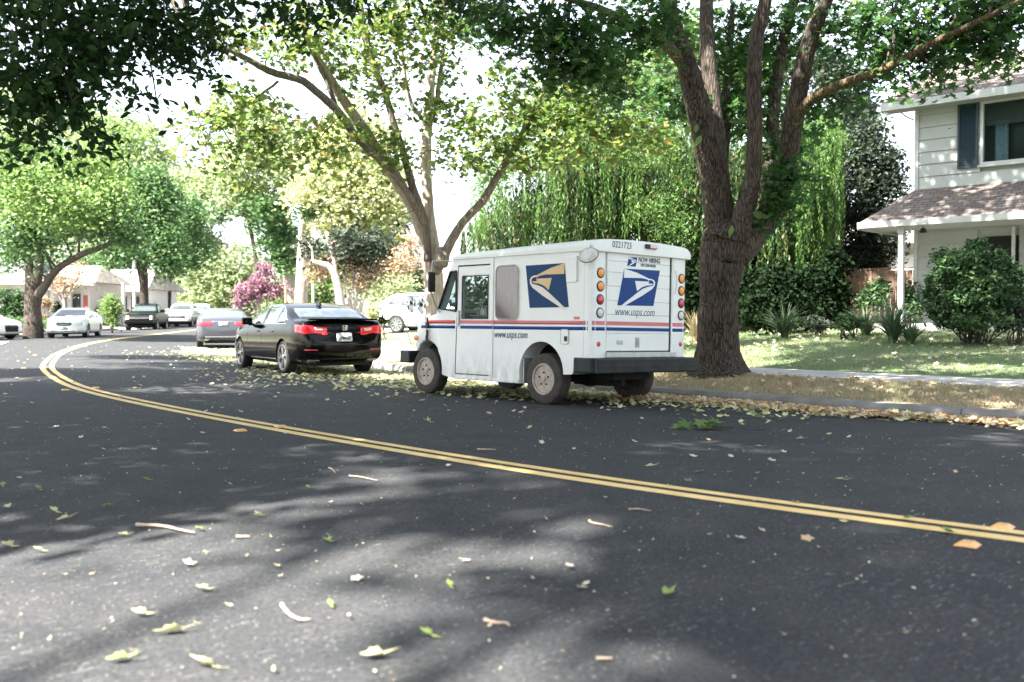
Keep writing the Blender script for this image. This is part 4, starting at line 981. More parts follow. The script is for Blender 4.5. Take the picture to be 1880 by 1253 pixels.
mlimb([(1334,470,D,30),(1322,400,D,31),(1308,310,D-.1,29),(1292,240,D-.2,27),(1277,180,D-.3,25),(1258,110,D-.5,20),(1238,55,D-.7,18),(1224,0,D-.9,16),(1208,-110,D-1.2,12),(1180,-260,D-1.6,7)],'bark')
mlimb([(1272,150,D-.3,13),(1245,108,D-.6,12),(1215,78,D-.9,11),(1170,52,D-1.3,10),(1120,25,D-1.7,8.5),(1050,0,D-2.2,6),(960,-20,D-2.6,4)],'barkmoss',10)
mlimb([(1330,420,D+.3,20),(1318,310,D+.4,22),(1311,200,D+.5,16),(1299,100,D+.6,15.5),(1297,20,D+.7,14),(1300,-80,D+.8,12),(1310,-240,D+.9,8)])
mlimb([(1318,330,D+.6,16),(1330,250,D+.8,13),(1333,180,D+.9,9),(1340,90,D+1,7),(1345,10,D+1.1,5)],'bark',8)
mlimb([(1352,450,D-.1,26),(1366,390,D-.3,22),(1381,330,D-.5,17),(1386,250,D-.6,16),(1384,160,D-.7,15),(1388,80,D-.8,14.5),(1403,10,D-.9,13.5),(1420,-110,D-1.1,10),(1440,-260,D-1.3,6)])
mlimb([(1350,465,D,36),(1392,420,D,28),(1424,370,D-.1,23),(1446,290,D-.3,19),(1457,220,D-.5,21),(1470,150,D-.7,18),(1487,75,D-.9,16),(1513,10,D-1.1,14.5),(1560,-100,D-1.4,10),(1620,-220,D-1.7,6)])
mlimb([(1462,215,D-.55,15),(1485,187,D-.8,11),(1515,168,D-1.1,10),(1560,150,D-1.5,9.5),(1610,133,D-1.9,9),(1660,108,D-2.3,8),(1720,75,D-2.7,7),(1780,47,D-3.1,6),(1850,12,D-3.5,4.5),(1930,-30,D-4,3)],'barkmoss',10)
mlimb([(1405,390,D+.5,15),(1416,290,D+.8,13),(1422,180,D+1,13),(1440,70,D+1.2,11),(1462,-20,D+1.4,9),(1490,-150,D+1.6,5)],'bark',10)
cl=[]
for px,py,d,r,n in [(925,20,13.6,.50,500),(985,55,13.6,.52,700),(1040,95,13.8,.45,600),(1100,120,14,.38,400),(1000,135,14,.25,160),(1085,45,13.4,.45,500),(1150,75,14.4,.42,450),(1130,165,14.5,.22,140),(1195,25,14.2,.5,500),(1235,185,16.5,.40,450),(1215,140,16.5,.30,200),
 (1335,55,17.2,.75,1100),(1350,140,17,.6,800),(1300,190,16.9,.4,350),(1425,60,17.4,.7,900),(1360,210,16.8,.45,450),(1405,175,17.2,.55,600),(1435,255,17,.5,500),(1400,280,16.7,.30,240),(1430,330,15.4,.28,260),(1455,300,15.3,.25,220),(1425,390,15.4,.20,120),(1440,365,15.2,.18,110),(1470,335,15.3,.20,120),
 (1545,45,14.7,.5,480),(1590,85,14.4,.35,260),(1530,180,15.0,.35,280),(1580,30,14,.45,350),(1515,215,15.4,.25,160),(1560,200,15,.2,100),(1490,30,16.5,.6,500),
 (1640,118,13.6,.30,260),(1650,70,13.6,.38,380),(1600,150,14.1,.22,150),(1705,105,13.2,.34,380),(1690,45,13.2,.42,500),(1745,85,13,.36,420),(1725,140,13,.22,160),(1800,60,12.7,.40,520),(1770,15,12.7,.42,480),(1850,90,12.5,.30,320),(1870,40,12.4,.38,480),(1830,125,12.6,.18,120),(1640,20,13.4,.35,300),(1690,165,13.2,.14,70),(1860,-20,12.3,.5,400)]:
    k_=.85 if px<1450 else (.5 if px<1560 else .62); cl.append((at(px,py-(12 if px>1560 else 0),d+(.45 if px>1560 else 0)),(r,r,r*.75),n*k_))
vis=list(cl)
for x,y,z,r,n in [(1,13,9,1.6,900),(3,14,10,1.6,700),(5,15,10.5,1.5,500),(2.5,17,11,2,1000),(5,18,11,2,1000),(-1,12,8.4,1.5,900),(1,15.5,10.5,1.8,900),(4,11.5,9.5,1.3,500),(7.5,17.5,9.5,1.3,300),(0.5,10.5,8.6,1.5,900),(3,9.5,9,1.6,1200),(1.2,8.2,8.2,1.5,1100),(2.8,6.8,7.8,1.5,1100),(5.5,21,11.5,1.4,700),(7,20,12,1.4,800),(8.5,19,12.3,1.4,800),(6.5,22.5,12,1.4,700),(8,21.5,12.5,1.4,700),(9.5,20,11.6,1.3,600),(4.5,22.5,12,1.3,500),(-.8,10.8,7.6,1.3,900),(8.5,12,7.5,1.0,250)]:  # unseen crown, with clumps added to shade truck and house
    cl.append(((x,y,z),(r,r,r*.7),n))
hid=cl[len(vis):]; P,cs=sprays(vis,22,.17,.6)
leafmesh('crown',P,.15,MAPLE,M['lf_maple'],mp,base,up=.5)
P2,c2=sprays(hid,22,.30,.6,.0); leafmesh('unseen_shade_foliage',P2,.27,MAPLE,M['lf_maple'],mp,base,up=1.0); cs=cs+c2
tw=MB(); twigs(tw,LB,cs[:len(vis)],.016,5); tag(obj('twigs',tw,M['barkdark'],mp,org=base),None,None,None,'stuff')
tw=MB(); twigs(tw,LB,cs[len(vis):],.05,3); tag(obj('upper_branches',tw,M['barkdark'],mp,org=base),None,None,None,'stuff')
# a few fresh shoots growing straight from the trunk
sp=[at(a,b,D-.42) for a,b in ((1262,240),(1278,236),(1272,262),(1283,258),(1355,350),(1352,360),(1393,395),(1338,430),(1342,424))]
for p in sp: leafmesh('trunk_shoot',[tuple(p)],.17,OVAL,M['lf_bright'],mp,base,up=0,down=True)

# ---- sycamore beyond the truck's nose
D=21.5; base=at(800,600,D); base.z=gz(base.x,base.y)-.05
sy=ctree('sycamore_tree','pale barked sycamore rising behind the cab of the mail truck with bare spreading limbs','tree',base)
LB=[]
def slimb(rows,mat,seg=12,nm='limb'):
    mb=MB(); p=limb(mb,rows,seg,6,.006); LB.extend(p); return obj(nm,mb,M[mat],sy,smooth=True,org=base)
rows=[(800,640,D,24),(799,590,D,20),(797,530,D,18),(795,490,D,17)]
mb=MB(); LB.extend(limb(mb,rows,16,6,.006,flare=.4)); obj('trunk',mb,M['barkpale'],sy,smooth=True,org=base)
slimb([(797,510,D,15),(794,460,D,14),(786,390,D,11.5),(782,310,D+.1,10.5),(784,240,D+.2,9.5),(790,160,D+.3,8),(799,80,D+.4,6.5),(812,0,D+.5,5),(820,-90,D+.6,3)],'barkpale')
slimb([(793,505,D,14),(782,450,D-.1,13),(762,390,D-.3,12),(731,335,D-.6,11.5),(700,290,D-.9,11),(668,238,D-1.2,10),(638,195,D-1.5,9),(610,150,D-1.8,8),(570,85,D-2.1,6.5),(547,15,D-2.4,5),(530,-70,D-2.7,3)],'barkpale')
slimb([(786,480,D-.3,8),(778,405,D-.4,8),(757,342,D-.5,7.5),(737,270,D-.6,7),(722,225,D-.7,6.5),(707,170,D-.8,6),(694,140,D-.9,6.5),(676,90,D-1,6.5),(664,30,D-1.1,6.5),(655,-60,D-1.2,4)],'barkgrey')
slimb([(778,412,D-.5,6),(745,350,D-.9,6.5),(700,296,D-1.3,7),(655,253,D-1.6,7.5),(622,206,D-1.9,7.5),(580,168,D-2.2,7),(551,147,D-2.4,7),(500,133,D-2.7,6.5),(452,108,D-3,5.5),(405,83,D-3.2,4.5),(350,50,D-3.4,3)],'barkgrey')
slimb([(620,204,D-1.9,4.5),(598,145,D-2,4.5),(570,85,D-2.1,4),(560,20,D-2.2,3)],'barkgrey',8)
slimb([(511,150,D-2.6,2.5),(470,180,D-2.8,2.3),(420,208,D-3,2),(370,232,D-3.2,1.5)],'barkgrey',6)
slimb([(800,500,D-.4,9),(812,475,D-.5,10),(830,440,D-.6,8.5),(853,405,D-.7,7.5),(884,372,D-.8,7.5),(907,335,D-.9,7),(930,297,D-1,7),(960,247,D-1.1,6.5),(983,200,D-1.2,6),(1003,160,D-1.3,5),(1030,142,D-1.4,3.5),(1075,120,D-1.6,2)],'barkgrey',12)
slimb([(808,490,D-.6,12),(812,470,D-.6,14),(806,455,D-.6,5)],'barkgrey',10,'stub')
slimb([(1003,160,D-1.3,3.5),(1008,100,D-1.3,3),(1000,40,D-1.2,2)],'barkgrey',6)
slimb([(782,225,D+.1,4),(755,190,D,4),(740,120,D-.2,3.5),(735,40,D-.3,3)],'barkpale',8)
slimb([(790,230,D+.3,3),(800,200,D+.3,4),(806,150,D+.4,4),(815,90,D+.5,3)],'barkgrey',8)
cl=[]
for px,py,d,r,n in [(430,190,18.5,.55,330),(480,220,18.6,.7,420),(400,240,18.3,.45,240),(540,230,19,.7,430),(450,290,18.5,.5,230),(390,300,18.5,.35,130),(350,220,18.3,.35,120),(510,290,18.8,.5,240),(580,280,19,.5,280),(600,230,19,.45,210),(430,330,18.5,.28,90),(470,345,18.6,.2,60),(330,265,18.2,.3,80),
 (500,80,18.5,.7,330),(440,60,18.3,.5,200),(560,50,19,.8,420),(620,60,19.5,.7,360),(640,130,19.5,.5,200),(700,60,20,.8,480),(720,130,20.5,.6,260),(760,60,20.5,.8,520),(740,20,20,.8,450),(820,50,20.5,.6,360),(850,20,20,.6,320),(820,130,20.5,.35,130),
 (690,250,20,.5,210),(640,290,20,.45,170),(730,250,20.5,.35,110),(720,300,20.5,.35,110),(790,200,20.5,.5,180),(830,200,20.5,.5,190),(810,270,20.5,.45,140),(860,235,20.5,.4,120),(760,290,20.8,.3,80),(850,290,20.5,.35,80),(690,170,20,.3,100),
 (900,170,20,.4,90),(880,220,20,.35,90),(920,120,20,.35,80),(940,200,20,.4,150),(900,255,20,.45,190),(880,285,20,.4,150),(950,270,20,.5,260),(1000,215,20,.55,350),(1050,180,20,.55,380),(1060,240,20,.6,430),(1110,210,20,.5,350),(1010,280,20,.45,240),(1120,265,20,.4,230),(1160,230,20,.5,290),(1200,260,20.2,.35,150),(1170,180,20.4,.5,260),(1090,130,20.4,.5,260),(1200,150,20.6,.5,250),(950,140,20.2,.3,90),(1230,230,20.6,.3,110),
 (975,300,20,.3,110),(1230,90,20.6,.5,190),(700,420,20.8,.2,25)]:
    cl.append((at(px,py,d),(r,r,r*.7),n*(.85 if px>640 or py<200 else .5)))
vis=list(cl)
for x,y,z,r,n in [(-6,16,8.6,1.8,600),(-3,17,9.5,2,700),(-1,19,9.8,2,700),(-5,20,10.5,2,600),(1.5,19,9,1.8,600),(-8,18,8.5,1.6,500),(-3,22,11,2,600)]:
    cl.append(((x,y,z),(r,r,r*.7),n))
P,cs=sprays(cl,14,.17,.6)
leafmesh('crown',P,.155,SYC,M['lf_syc'],sy,base,up=.4)
tw=MB(); twigs(tw,LB,cs[:len(vis)],.010,7,4); twigs(tw,LB,cs[len(vis):],.04,3,5); tag(obj('twigs',tw,M['barkgrey'],sy,org=base),None,None,None,'stuff')

# ---- tree whose dark leaves hang in from the left (trunk outside the picture)
base=Vector((-11.5,5.5,0)); base.z=gz(-11.5,5.5)
ov=ctree('overhanging_tree','dark leafy tree hanging into the upper left corner over the near lane','tree',base)
mb=MB(); LB=crooked(mb,base,base+Vector((.4,.4,4.2)),.38,.28,.1,16)
for q,r in (((-7.5,8.5,6.2),.16),((-5,9.5,5.6),.09),((-8.5,5,8.5),.18),((-12,8,8.5),.18),((-3,10.5,6.2),.08),((-13,3,8),.16)):
    LB+=crooked(mb,base+Vector((.4,.4,4.0)),q,r,.03,.35,10)
obj('trunk',mb,M['barkdark'],ov,smooth=True,org=base)
cl=[]
for px,py,d,r,n in [(20,40,9.2,.75,1500),(95,70,9,.65,1250),(170,40,9.4,.65,1200),(250,50,9.8,.6,1050),(60,150,8.8,.50,820),(10,190,8.8,.45,620),(135,140,9,.42,560),(200,120,9.3,.36,380),(30,250,8.8,.30,260),(100,215,8.8,.30,260),(160,190,9,.30,260),(180,250,9.2,.20,110),(200,280,9.2,.13,45),(140,270,9,.14,50),(240,165,9.6,.2,130),(265,185,9.6,.12,40),(325,60,10,.42,520),(300,110,10,.25,170),(385,45,10.5,.36,340),(345,100,10.3,.16,50),(440,20,11,.42,360),(510,25,11,.35,300),(590,10,11.5,.4,300),(660,15,11.8,.3,200),(840,0,12.2,.32,260),(885,15,12.4,.25,170),(400,140,10.6,.10,18),(330,-30,10,.8,800),(560,-40,11,.8,700),(150,-60,9,1.0,900),(750,-30,12,.6,420)]:
    cl.append((at(px,py,d),(r,r,r*.7),n))
vis=len(cl)
for x,y,z,r,n in [(-3.5,9,6.6,1.6,2000),(-6,8,6.5,1.9,2200),(-1.2,9.5,7.2,1.5,1700),(-8.5,5.5,7,2.2,2200),(-4,12,7.2,1.5,1300),(-2.8,6.6,7.6,1.6,1700),(-5.2,5.6,7.8,1.6,1600),(-9,9.5,5.5,1.7,1400),(-12,8,8,2.4,1500),(-8,2.8,7.6,1.7,1500),(-7,12,7.5,1.8,1300),(-1.0,7.0,8.0,1.3,1300),(-10,13,6.8,1.8,1200),(-3.8,8.7,8.3,1.4,1300),(-5,9.5,8.6,1.4,1300),(-6.2,10.2,8.4,1.4,1300),(-7.4,11.2,8.6,1.4,1200),(-3,9.9,8.5,1.3,1100),(-5.2,8.2,9,1.5,1200),(-2.4,8.4,8.9,1.2,900)]:  # unseen crown, thickened with clumps added to keep the truck in shade
    cl.append(((x,y,z),(r,r,r*.6),n))
P,cs=sprays([(a,b,n*.55) for a,b,n in cl[:vis]],26,.12,.7)
leafmesh('crown',P,.088,OVAL,M['lf_dark'],ov,base,up=.3)
P2,c2=sprays(cl[vis:],22,.32,.6,.0); leafmesh('unseen_shade_foliage',P2,.24,OVAL,M['lf_dark'],ov,base,up=1.0); cs=cs+c2
tw=MB(); twigs(tw,LB,cs[:vis],.010,5,4); twigs(tw,LB,cs[vis:],.04,3,5); tag(obj('twigs',tw,M['barkdark'],ov,org=base),None,None,None,'stuff')
# ---- two unseen street trees behind the viewer, crowns shaped to shade the road
def shadetree(label,bx,by,targets,h=16):
    base=Vector((bx,by,0)); base.z=gz(bx,by); bt=ctree('unseen_street_tree',label,'tree',base)
    mb=MB(); LB=crooked(mb,base,base+Vector((.2,.1,7)),.42,.30,.15,14); cl=[]
    for k,(x,y,r) in enumerate(targets):
        hh=h+((k*37)%10)*.22; c=(x-.625*hh,y-.469*hh,hh); cl.append((c,(r,r,r*.6),int(430*r*r+60)))
        if k%3==0: LB+=crooked(mb,base+Vector((.2,.1,6.6)),c,.16,.03,.5,8)
    obj('trunk',mb,M['barkdark'],bt,smooth=True,org=base)
    P,cs=sprays(cl,20,.34,.6,.0); leafmesh('crown',P,.30,OVAL,M['lf_dark'],bt,base,up=1.0)
    tw=MB(); twigs(tw,LB,cs,.04,3,5); tag(obj('twigs',tw,M['barkdark'],bt,org=base),None,None,None,'stuff')
shadetree('tall unseen street tree behind the viewer, crown shaped to shade the right half of the near lane',-10.5,-8.5,[(2.0,2.6,1.3),(3.2,2.2,1.8),(1.3,4.2,1.1),(3,4.6,1.9),(5.2,4,2),(1.2,6.3,1.2),(2.8,7.4,1.7),(5,7.2,2.1),(7.5,6.5,2.2),(7.5,3.5,2),(.2,8.2,1.3),(-1.6,9.6,1.3),(6.2,9.4,1.0),(3.5,10,1.5),(1,10.4,1.3),(-.4,5.5,.55),(4.2,1,1.5),(-1.9,7.3,.8)])
shadetree('tall unseen street tree behind the viewer at the left, crown shaped to shade the far bend',-17,4,[(-3.4,10.6,1.3),(-5.6,12,1.5),(-6.6,9.6,1.5),(-8.6,11,1.8),(-4.3,8.5,.9),(-8.2,7.8,1.5),(-10.5,14,2),(-7,15,1.7),(-3.2,13,1.3),(-10.5,18.5,2),(-5.4,6.6,.5),(-11,9.5,2),(-3.0,6.0,.35),(-1.6,12.2,1.1),(-8,19,1.5),(-5.5,20.5,1.8),(-4,18,1.5),(-7,23,1.8),(-2,16.5,1.5),(-9,27,1.8),(-6.5,18,1.4)])

# ---- weeping willow
D=30; base=Vector((at(1200,560,D).x,D+1.0,0)); base.z=gz(base.x,base.y)
wl=ctree('weeping_willow','wide weeping willow with long curtains of hanging leaves behind the mail truck','tree',base)
mb=MB(); LB=crooked(mb,base,base+Vector((0,0,3.2)),.45,.35,.15,14)
for k in range(11):
    a=2*PI*k/11; LB+=crooked(mb,base+Vector((0,0,2.8)),base+Vector((math.cos(a)*3.6,math.sin(a)*2.6,5.6+random.random())),.15,.04,.35,8)
obj('trunk',mb,M['barkdark'],wl,smooth=True,org=base)
pts=[];ptd=[];tops=[]; strands=MB()
def curtain(cx,cy,ztop,zbot,rad,ns,dst,step=.062):
    for _ in range(ns):
        x=cx+rng.normal()*rad; y=cy+rng.normal()*rad; z=ztop-abs(rng.normal())*.4; L=(z-zbot)*(.55+.5*rng.random()); n=int(L/step)
        if n<3: continue
        t=np.arange(n)*step; sx,sy=rng.normal()*.05,rng.normal()*.05; ph=rng.random()*6
        q=np.stack([x+sx*t+.03*np.sin(t*2+ph)+rng.normal(size=n)*.02,y+sy*t+.03*np.cos(t*2+ph)+rng.normal(size=n)*.02,z-t],1); dst.append(q)
# outlines of the hanging skirts: px, top py, bottom py, depth
for k in range(230):
    px=rng.uniform(868,1532); dd=D+rng.uniform(-3.2,2.5)
    u=(px-1200)/340; topy=225+150*min(1,abs(u)**2.6)+rng.uniform(-15,90)+(40 if px<1000 else 0)
    boty=(490 if px<1290 else 560)+rng.uniform(-60,25)
    if px>1440: boty=rng.uniform(430,555); topy=225+rng.uniform(0,60)
    a=at(px,topy,dd); b=at(px,boty,dd); light=(dd<D-1.2 and rng.random()<.42) or px>1440  # sunlit skirts get the paler leaves, the rest the shade-coloured copy
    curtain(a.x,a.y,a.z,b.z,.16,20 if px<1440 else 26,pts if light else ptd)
for k in range(60):
    px=rng.uniform(1435,1535); a=at(px,rng.uniform(200,300),D-1+rng.uniform(-1.5,1)); b=at(px,rng.uniform(430,560),D); curtain(a.x,a.y,a.z,b.z,.12,18,pts)
leafmesh('hanging_leaves',np.concatenate(pts),.13,np.array([(0,-.5,0),(.14,0,.02),(0,.5,0),(-.14,0,.02)]),M['lf_willow'],wl,base,down=True)
leafmesh('shaded_hanging_leaves',np.concatenate(ptd),.14,np.array([(0,-.5,0),(.16,0,.02),(0,.5,0),(-.16,0,.02)]),M['lf_willowd'],wl,base,down=True)
cl=[(at(px,py,d),(r,r,r*.6),n) for px,py,d,r,n in [(1040,250,D,1.1,1900),(1130,215,D,1.3,2100),(1230,190,D+.5,1.4,2100),(1100,290,D-2,.9,1400),(1180,270,D-2.5,1.0,1500),(1010,300,D-1.5,.7,1100),(1270,260,D-1.5,1.2,1900),(1260,330,D-2.5,.7,1100),(1390,220,D,1.2,1500),(1480,240,D-.5,.9,1900),(1510,260,D-1,.6,1100),(930,300,D,.6,800),(1050,330,D-2.6,.5,800),(1210,380,D-3,.55,900),(1240,420,D-3,.5,800),(950,210,D+2,1.0,700),(1400,300,D,1.0,900),(900,320,D-1,.55,1100),(935,275,D,.7,1100),(985,250,D+.5,.9,1300),(1060,205,D+.5,1.1,1500),(1150,175,D+.5,1.1,1400),(1300,200,D,1.1,1400),(890,360,D-1.2,.35,600)]]
P,_=sprays([(a,b,n*1.3) for a,b,n in cl],24,.20,1.0); leafmesh('crown',P,.13,LONG*np.array([1.1,1,1]),M['lf_willow'],wl,base,up=.2)

# ---- generic tree built from a base point, limbs and clumps
def tree(name,label,cat,bpx,bpy_,D,trunk,clumps,leaf,size,bark='barkdark',per=30,sig=.35,shape=RH,up=.4,group=None,gzbase=True,extra=None):
    base=at(bpx,bpy_,D); 
    if gzbase: base.z=gz(base.x,base.y)-.05
    r=ctree(name,label,cat,base,group); LB=[]
    mb=MB()
    for rows in trunk:
        if rows[0][1]=='b': rows=[(rows[0][0],640,rows[0][2],rows[0][3])]+rows[1:]; 
        LB+=limb(mb,rows,10,4,.01)
    obj('trunk',mb,M[bark],r,smooth=True,org=base)
    cl=[(at(px,py,d),(rr*d/F,rr*d/F*1.0,rr*d/F*.8) if not hasattr(rr,'__len__') else (rr[0]*d/F,rr[0]*d/F,rr[1]*d/F),n) for px,py,d,rr,n in [(q[0],q[1],q[2],q[3],q[4]*1.35) for q in clumps]]
    P,cs=sprays(cl,per,sig); leafmesh('crown',P,size,shape,M[leaf],r,base,up=up)
    if extra:
        cl=[(at(px,py,d),(rr*d/F,rr*d/F,rr*d/F*.8),n) for px,py,d,rr,n in [(q[0],q[1],q[2],q[3],q[4]*1.35) for q in extra[0]]]; P,_=sprays(cl,per,sig); leafmesh('paler_foliage',P,size,shape,M[extra[1]],r,base,up=up)
    tw=MB(); twigs(tw,LB,cs,.05*D/60,2,4); tag(obj('branches',tw,M[bark],r,org=base),None,None,None,'stuff')
    return r
# left roadside tree
D=48
tree('roadside_tree','old tree with a thick dark trunk beside the white sedan, its crown arching rightwards','tree',62,610,D,
 [[(62,640,D,20),(61,605,D,18),(60,570,D,15),(61,535,D,16),(55,500,D,9),(48,450,D,7),(40,380,D,5)],[(62,545,D,12),(70,500,D,9),(78,440,D,7),(90,370,D,4)],[(68,545,D,9),(85,522,D-1,7.5),(105,495,D-2,6.5),(145,470,D-3,6),(185,455,D-4,5),(225,440,D-5,3)]],
 [(30,430,D-3,60,1800),(90,400,D-3,60,1900),(20,340,D-3,60,1700),(140,405,D-5,45,1000),(55,435,D-2,30,600),(200,400,D-6,35,800),(245,440,D-6,22,450),(20,470,D-2,25,400),(60,290,D-2,60,1500),(-60,380,D,90,1500),(150,370,D-2,50,1200)],
 'lf_mid',.17,'barkdark',30,.42,RH*np.array([1.5,1,1]),extra=([(110,330,D-6,70,2000),(170,300,D-5,60,1700),(60,350,D-8,60,1600),(200,360,D-6,45,1100),(130,375,D-8,45,1000),(10,300,D-7,60,1200),(20,250,D-6,70,1200),(210,240,D-3,60,1200)],'lf_bright'))
tree('roadside_tree','dark green street tree with a forked trunk behind the black pickup','tree',265,590,74,[[(266,640,74,9),(265,560,74,8),(264,500,74,7),(268,440,74,6),(270,380,74,4)],[(262,530,74,5),(252,480,74,4),(235,430,74,3)]],
 [(250,400,72,50,2200),(290,360,73,45,1900),(230,460,71,35,1300),(300,440,72,40,1500),(270,330,73,35,1200),(215,400,72,35,1200),(310,480,72,22,500)],'lf_mid',.33,'barkdark',30,.5,group=None)
tree('roadside_tree','street tree with a slim dark trunk above the white pickups, slightly tan leaves','tree',307,590,84,[[(306,630,84,6.5),(308,550,84,6),(312,500,84,5),(320,430,84,4)]],
 [(335,420,83,50,2000),(365,380,83,45,1500),(345,340,84,45,1400),(320,470,83,30,900),(370,450,83,32,800),(395,340,84,40,900),(420,300,85,40,800)],'lf_paleg',.36,'barkdark',30,.55,extra=([(330,390,80,45,1400),(350,460,80,35,900)],'lf_mid'))
tree('background_tree','tall pale green tree high behind the left street trees','tree',220,580,112,[[(220,620,112,5),(222,450,112,5),(225,300,112,3)]],
 [(200,260,112,70,1700),(270,270,112,60,1400),(150,300,112,70,1300),(310,320,112,50,1000),(240,330,112,60,1200),(60,200,112,80,1500),(120,200,112,60,1000),(230,420,112,80,1300),(150,450,112,70,1000)],'lf_paleg',.55,'barkdark',30,.9)
# pair of tall pale trunks
tree('tall_tree','tall tree with a straight pale trunk wrapped in ivy, the left one of the pair','tree',530,590,62,[[(537,600,62,11),(533,520,62,10),(530,450,62,9.5),(526,400,62,8),(521,350,62,7),(515,280,62,5),(505,200,62,3)]],
 [(500,260,61,55,1500),(450,300,61,50,1100),(520,330,61,40,700),(430,350,61,35,700),(470,220,62,50,1000),(550,260,62,45,900),(540,300,60,30,500)],'lf_paleg',.30,'barkbg',28,.5,SYC,extra=([(510,420,61.5,18,450),(515,470,61.5,16,400),(545,430,61,14,300),(545,480,61,14,300),(505,380,61.5,16,350),(480,380,60,30,500)],'lf_mid'))
tree('tall_tree','tall tree with leaning pale trunk and yellow green crown, right one of the pair','tree',556,590,58,[[(550,600,58,13),(554,530,58,12),(557,470,58,11.5),(561,410,58,11),(567,350,58,9),(575,280,58,6),(590,210,58,4)]],
 [(600,270,57,50,1300),(650,300,57,55,1500),(600,330,56,45,1200),(700,330,57,50,1200),(650,370,56,45,1100),(720,370,57,35,700),(640,220,58,50,900),(560,350,56,30,500),(610,400,56,30,600),(690,420,57,30,500),(700,260,58,45,700)],'lf_pale',.28,'barkbg',28,.45,SYC,extra=([(580,380,57,25,450),(640,430,57,28,500)],'lf_mid'))
tree('background_tree','dark evergreen crown beside the sky gap, left of the tall pale trunks','tree',480,590,70,[[(480,610,70,5),(470,480,70,4),(455,400,70,3)]],
 [(430,340,70,28,700),(455,370,70,28,700),(410,380,70,20,350),(400,400,70,10,100),(480,400,70,25,500),(500,440,69,20,500),(505,400,69,20,500)],'lf_mid',.30,'barkdark',26,.4)
# curved pale trunk and multi-stem tree
tree('curved_tree','small tree with a pale trunk bent sharply to the left behind the black sedan','tree',630,590,50,[[(632,610,50,10),(627,570,50,8.5),(622,535,50,8),(615,505,50,7),(605,490,50,6),(592,485,50,5),(574,480,50,3.5)],[(616,505,50,4),(612,470,50,4),(600,430,50,3)]],
 [(640,440,50,30,800),(680,460,51,28,800),(620,470,51,25,500),(700,440,52,30,700),(570,450,51,25,400),(660,480,51,20,400)],'lf_olive',.22,'barkbg',24,.3,extra=([(600,480,51,18,250),(580,500,51,15,200)],'lf_tan'))
tree('multi_stem_tree','many stemmed tree with reddish tan leaves between the bent trunk and the suv','tree',652,585,51,[[(650,600,51,4),(640,540,51,3.5),(630,500,51,2.5)],[(652,600,51,4),(653,540,51,3.5),(648,490,51,2)],[(655,600,51,4),(668,540,51,3),(680,500,51,2)],[(657,600,51,3.5),(680,560,51,2.5),(700,520,51,1.5)]],
 [(690,510,51,25,450),(660,500,51,25,450),(720,490,51,22,350),(740,470,51,18,250),(650,470,51,20,300)],'lf_tan',.20,'barkbg',20,.3,extra=([(720,520,50,22,350),(690,540,50,18,260),(745,520,50,18,200),(670,530,52,22,300)],'lf_paleg'))
tree('purple_tree','small purple leaved tree in front of the green hedge trees, left of the black sedan','tree',480,590,52,[[(478,600,52,3),(476,560,52,2.5),(474,530,52,2)],[(480,600,52,2.5),(490,560,52,2),(492,520,52,1.5)],[(481,600,52,2),(465,565,52,1.6),(455,540,52,1)]],
 [(460,535,52,22,620),(480,515,52,22,620),(500,535,52,18,420),(485,488,52,12,240),(440,550,52,14,240),(445,525,52,12,160),(515,525,52,12,200)],'lf_purple',.16,'barkbg',22,.18)
# background fillers
fill=[('broad pale green tree filling the street end beyond the grey sedan',430,98,[(400,520,98,55,1400),(430,480,98,50,1200),(460,530,98,45,1100),(370,490,98,45,900),(385,560,98,40,700),(450,570,98,40,700)],'lf_paleg',.45),
('bright yellow green tree behind the tall pale trunks',590,82,[(560,480,82,45,1300),(600,520,82,45,1300),(530,540,82,40,1100),(580,560,82,35,800),(620,470,82,40,900)],'lf_bright',.36),
('shady green tree behind the purple tree',520,66,[(520,560,66,30,800),(540,530,66,28,700),(560,570,66,22,500),(500,580,66,22,400)],'lf_bright',.26),
('pinkish tan tree behind the suv',735,74,[(720,480,74,35,700),(745,450,74,28,500),(760,500,74,30,500),(735,520,74,30,500)],'lf_tan',.30),
('tall grey green tree above the suv',700,84,[(720,440,84,35,900),(700,400,84,35,800),(740,400,84,25,500),(690,470,84,30,600)],'lf_olive',.38),
('green bushy tree just left of the sycamore trunk',765,60,[(768,500,60,14,260),(755,520,60,14,240),(772,530,60,12,200),(780,500,60,10,160)],'lf_mid',.22),
('far green tree low behind the long house',190,108,[(170,480,108,45,900),(210,470,108,40,800),(140,500,108,40,700),(100,490,108,40,600),(60,500,108,40,600),(20,480,108,50,600)],'lf_mid',.5),
('pale green tree behind the white pickups',360,110,[(340,540,110,35,800),(370,550,110,30,600),(400,540,110,35,600),(330,500,110,35,700)],'lf_paleg',.5),
('loose grey green tree rising behind the dark evergreen',1545,44,[(1550,150,44,40,800),(1570,200,44,40,800),(1530,110,44,30,450),(1590,230,44,35,500),(1545,220,44,45,800),(1480,150,46,60,800)],'lf_olive',.26),
('mid green tree high behind the willow and the maple limbs',1180,48,[(1010,180,48,45,600),(1100,130,48,60,900),(1200,120,48,60,900),(1300,130,48,60,900),(1400,140,48,60,900),(1250,60,48,60,700)],'lf_bright',.32)]
for lab,px,d,cl,lf,sz in fill:
    y0=min(c[1] for c in cl)
    tree('background_tree',lab,'tree',px,590,d,[[(px,620,d,4),(px+3,560,d,3.5),(px,max(y0,400 if px<1000 else 150),d,2)]],cl,lf,sz,'barkbg' if px<1000 else 'barkdark',26,.012*d*.6)
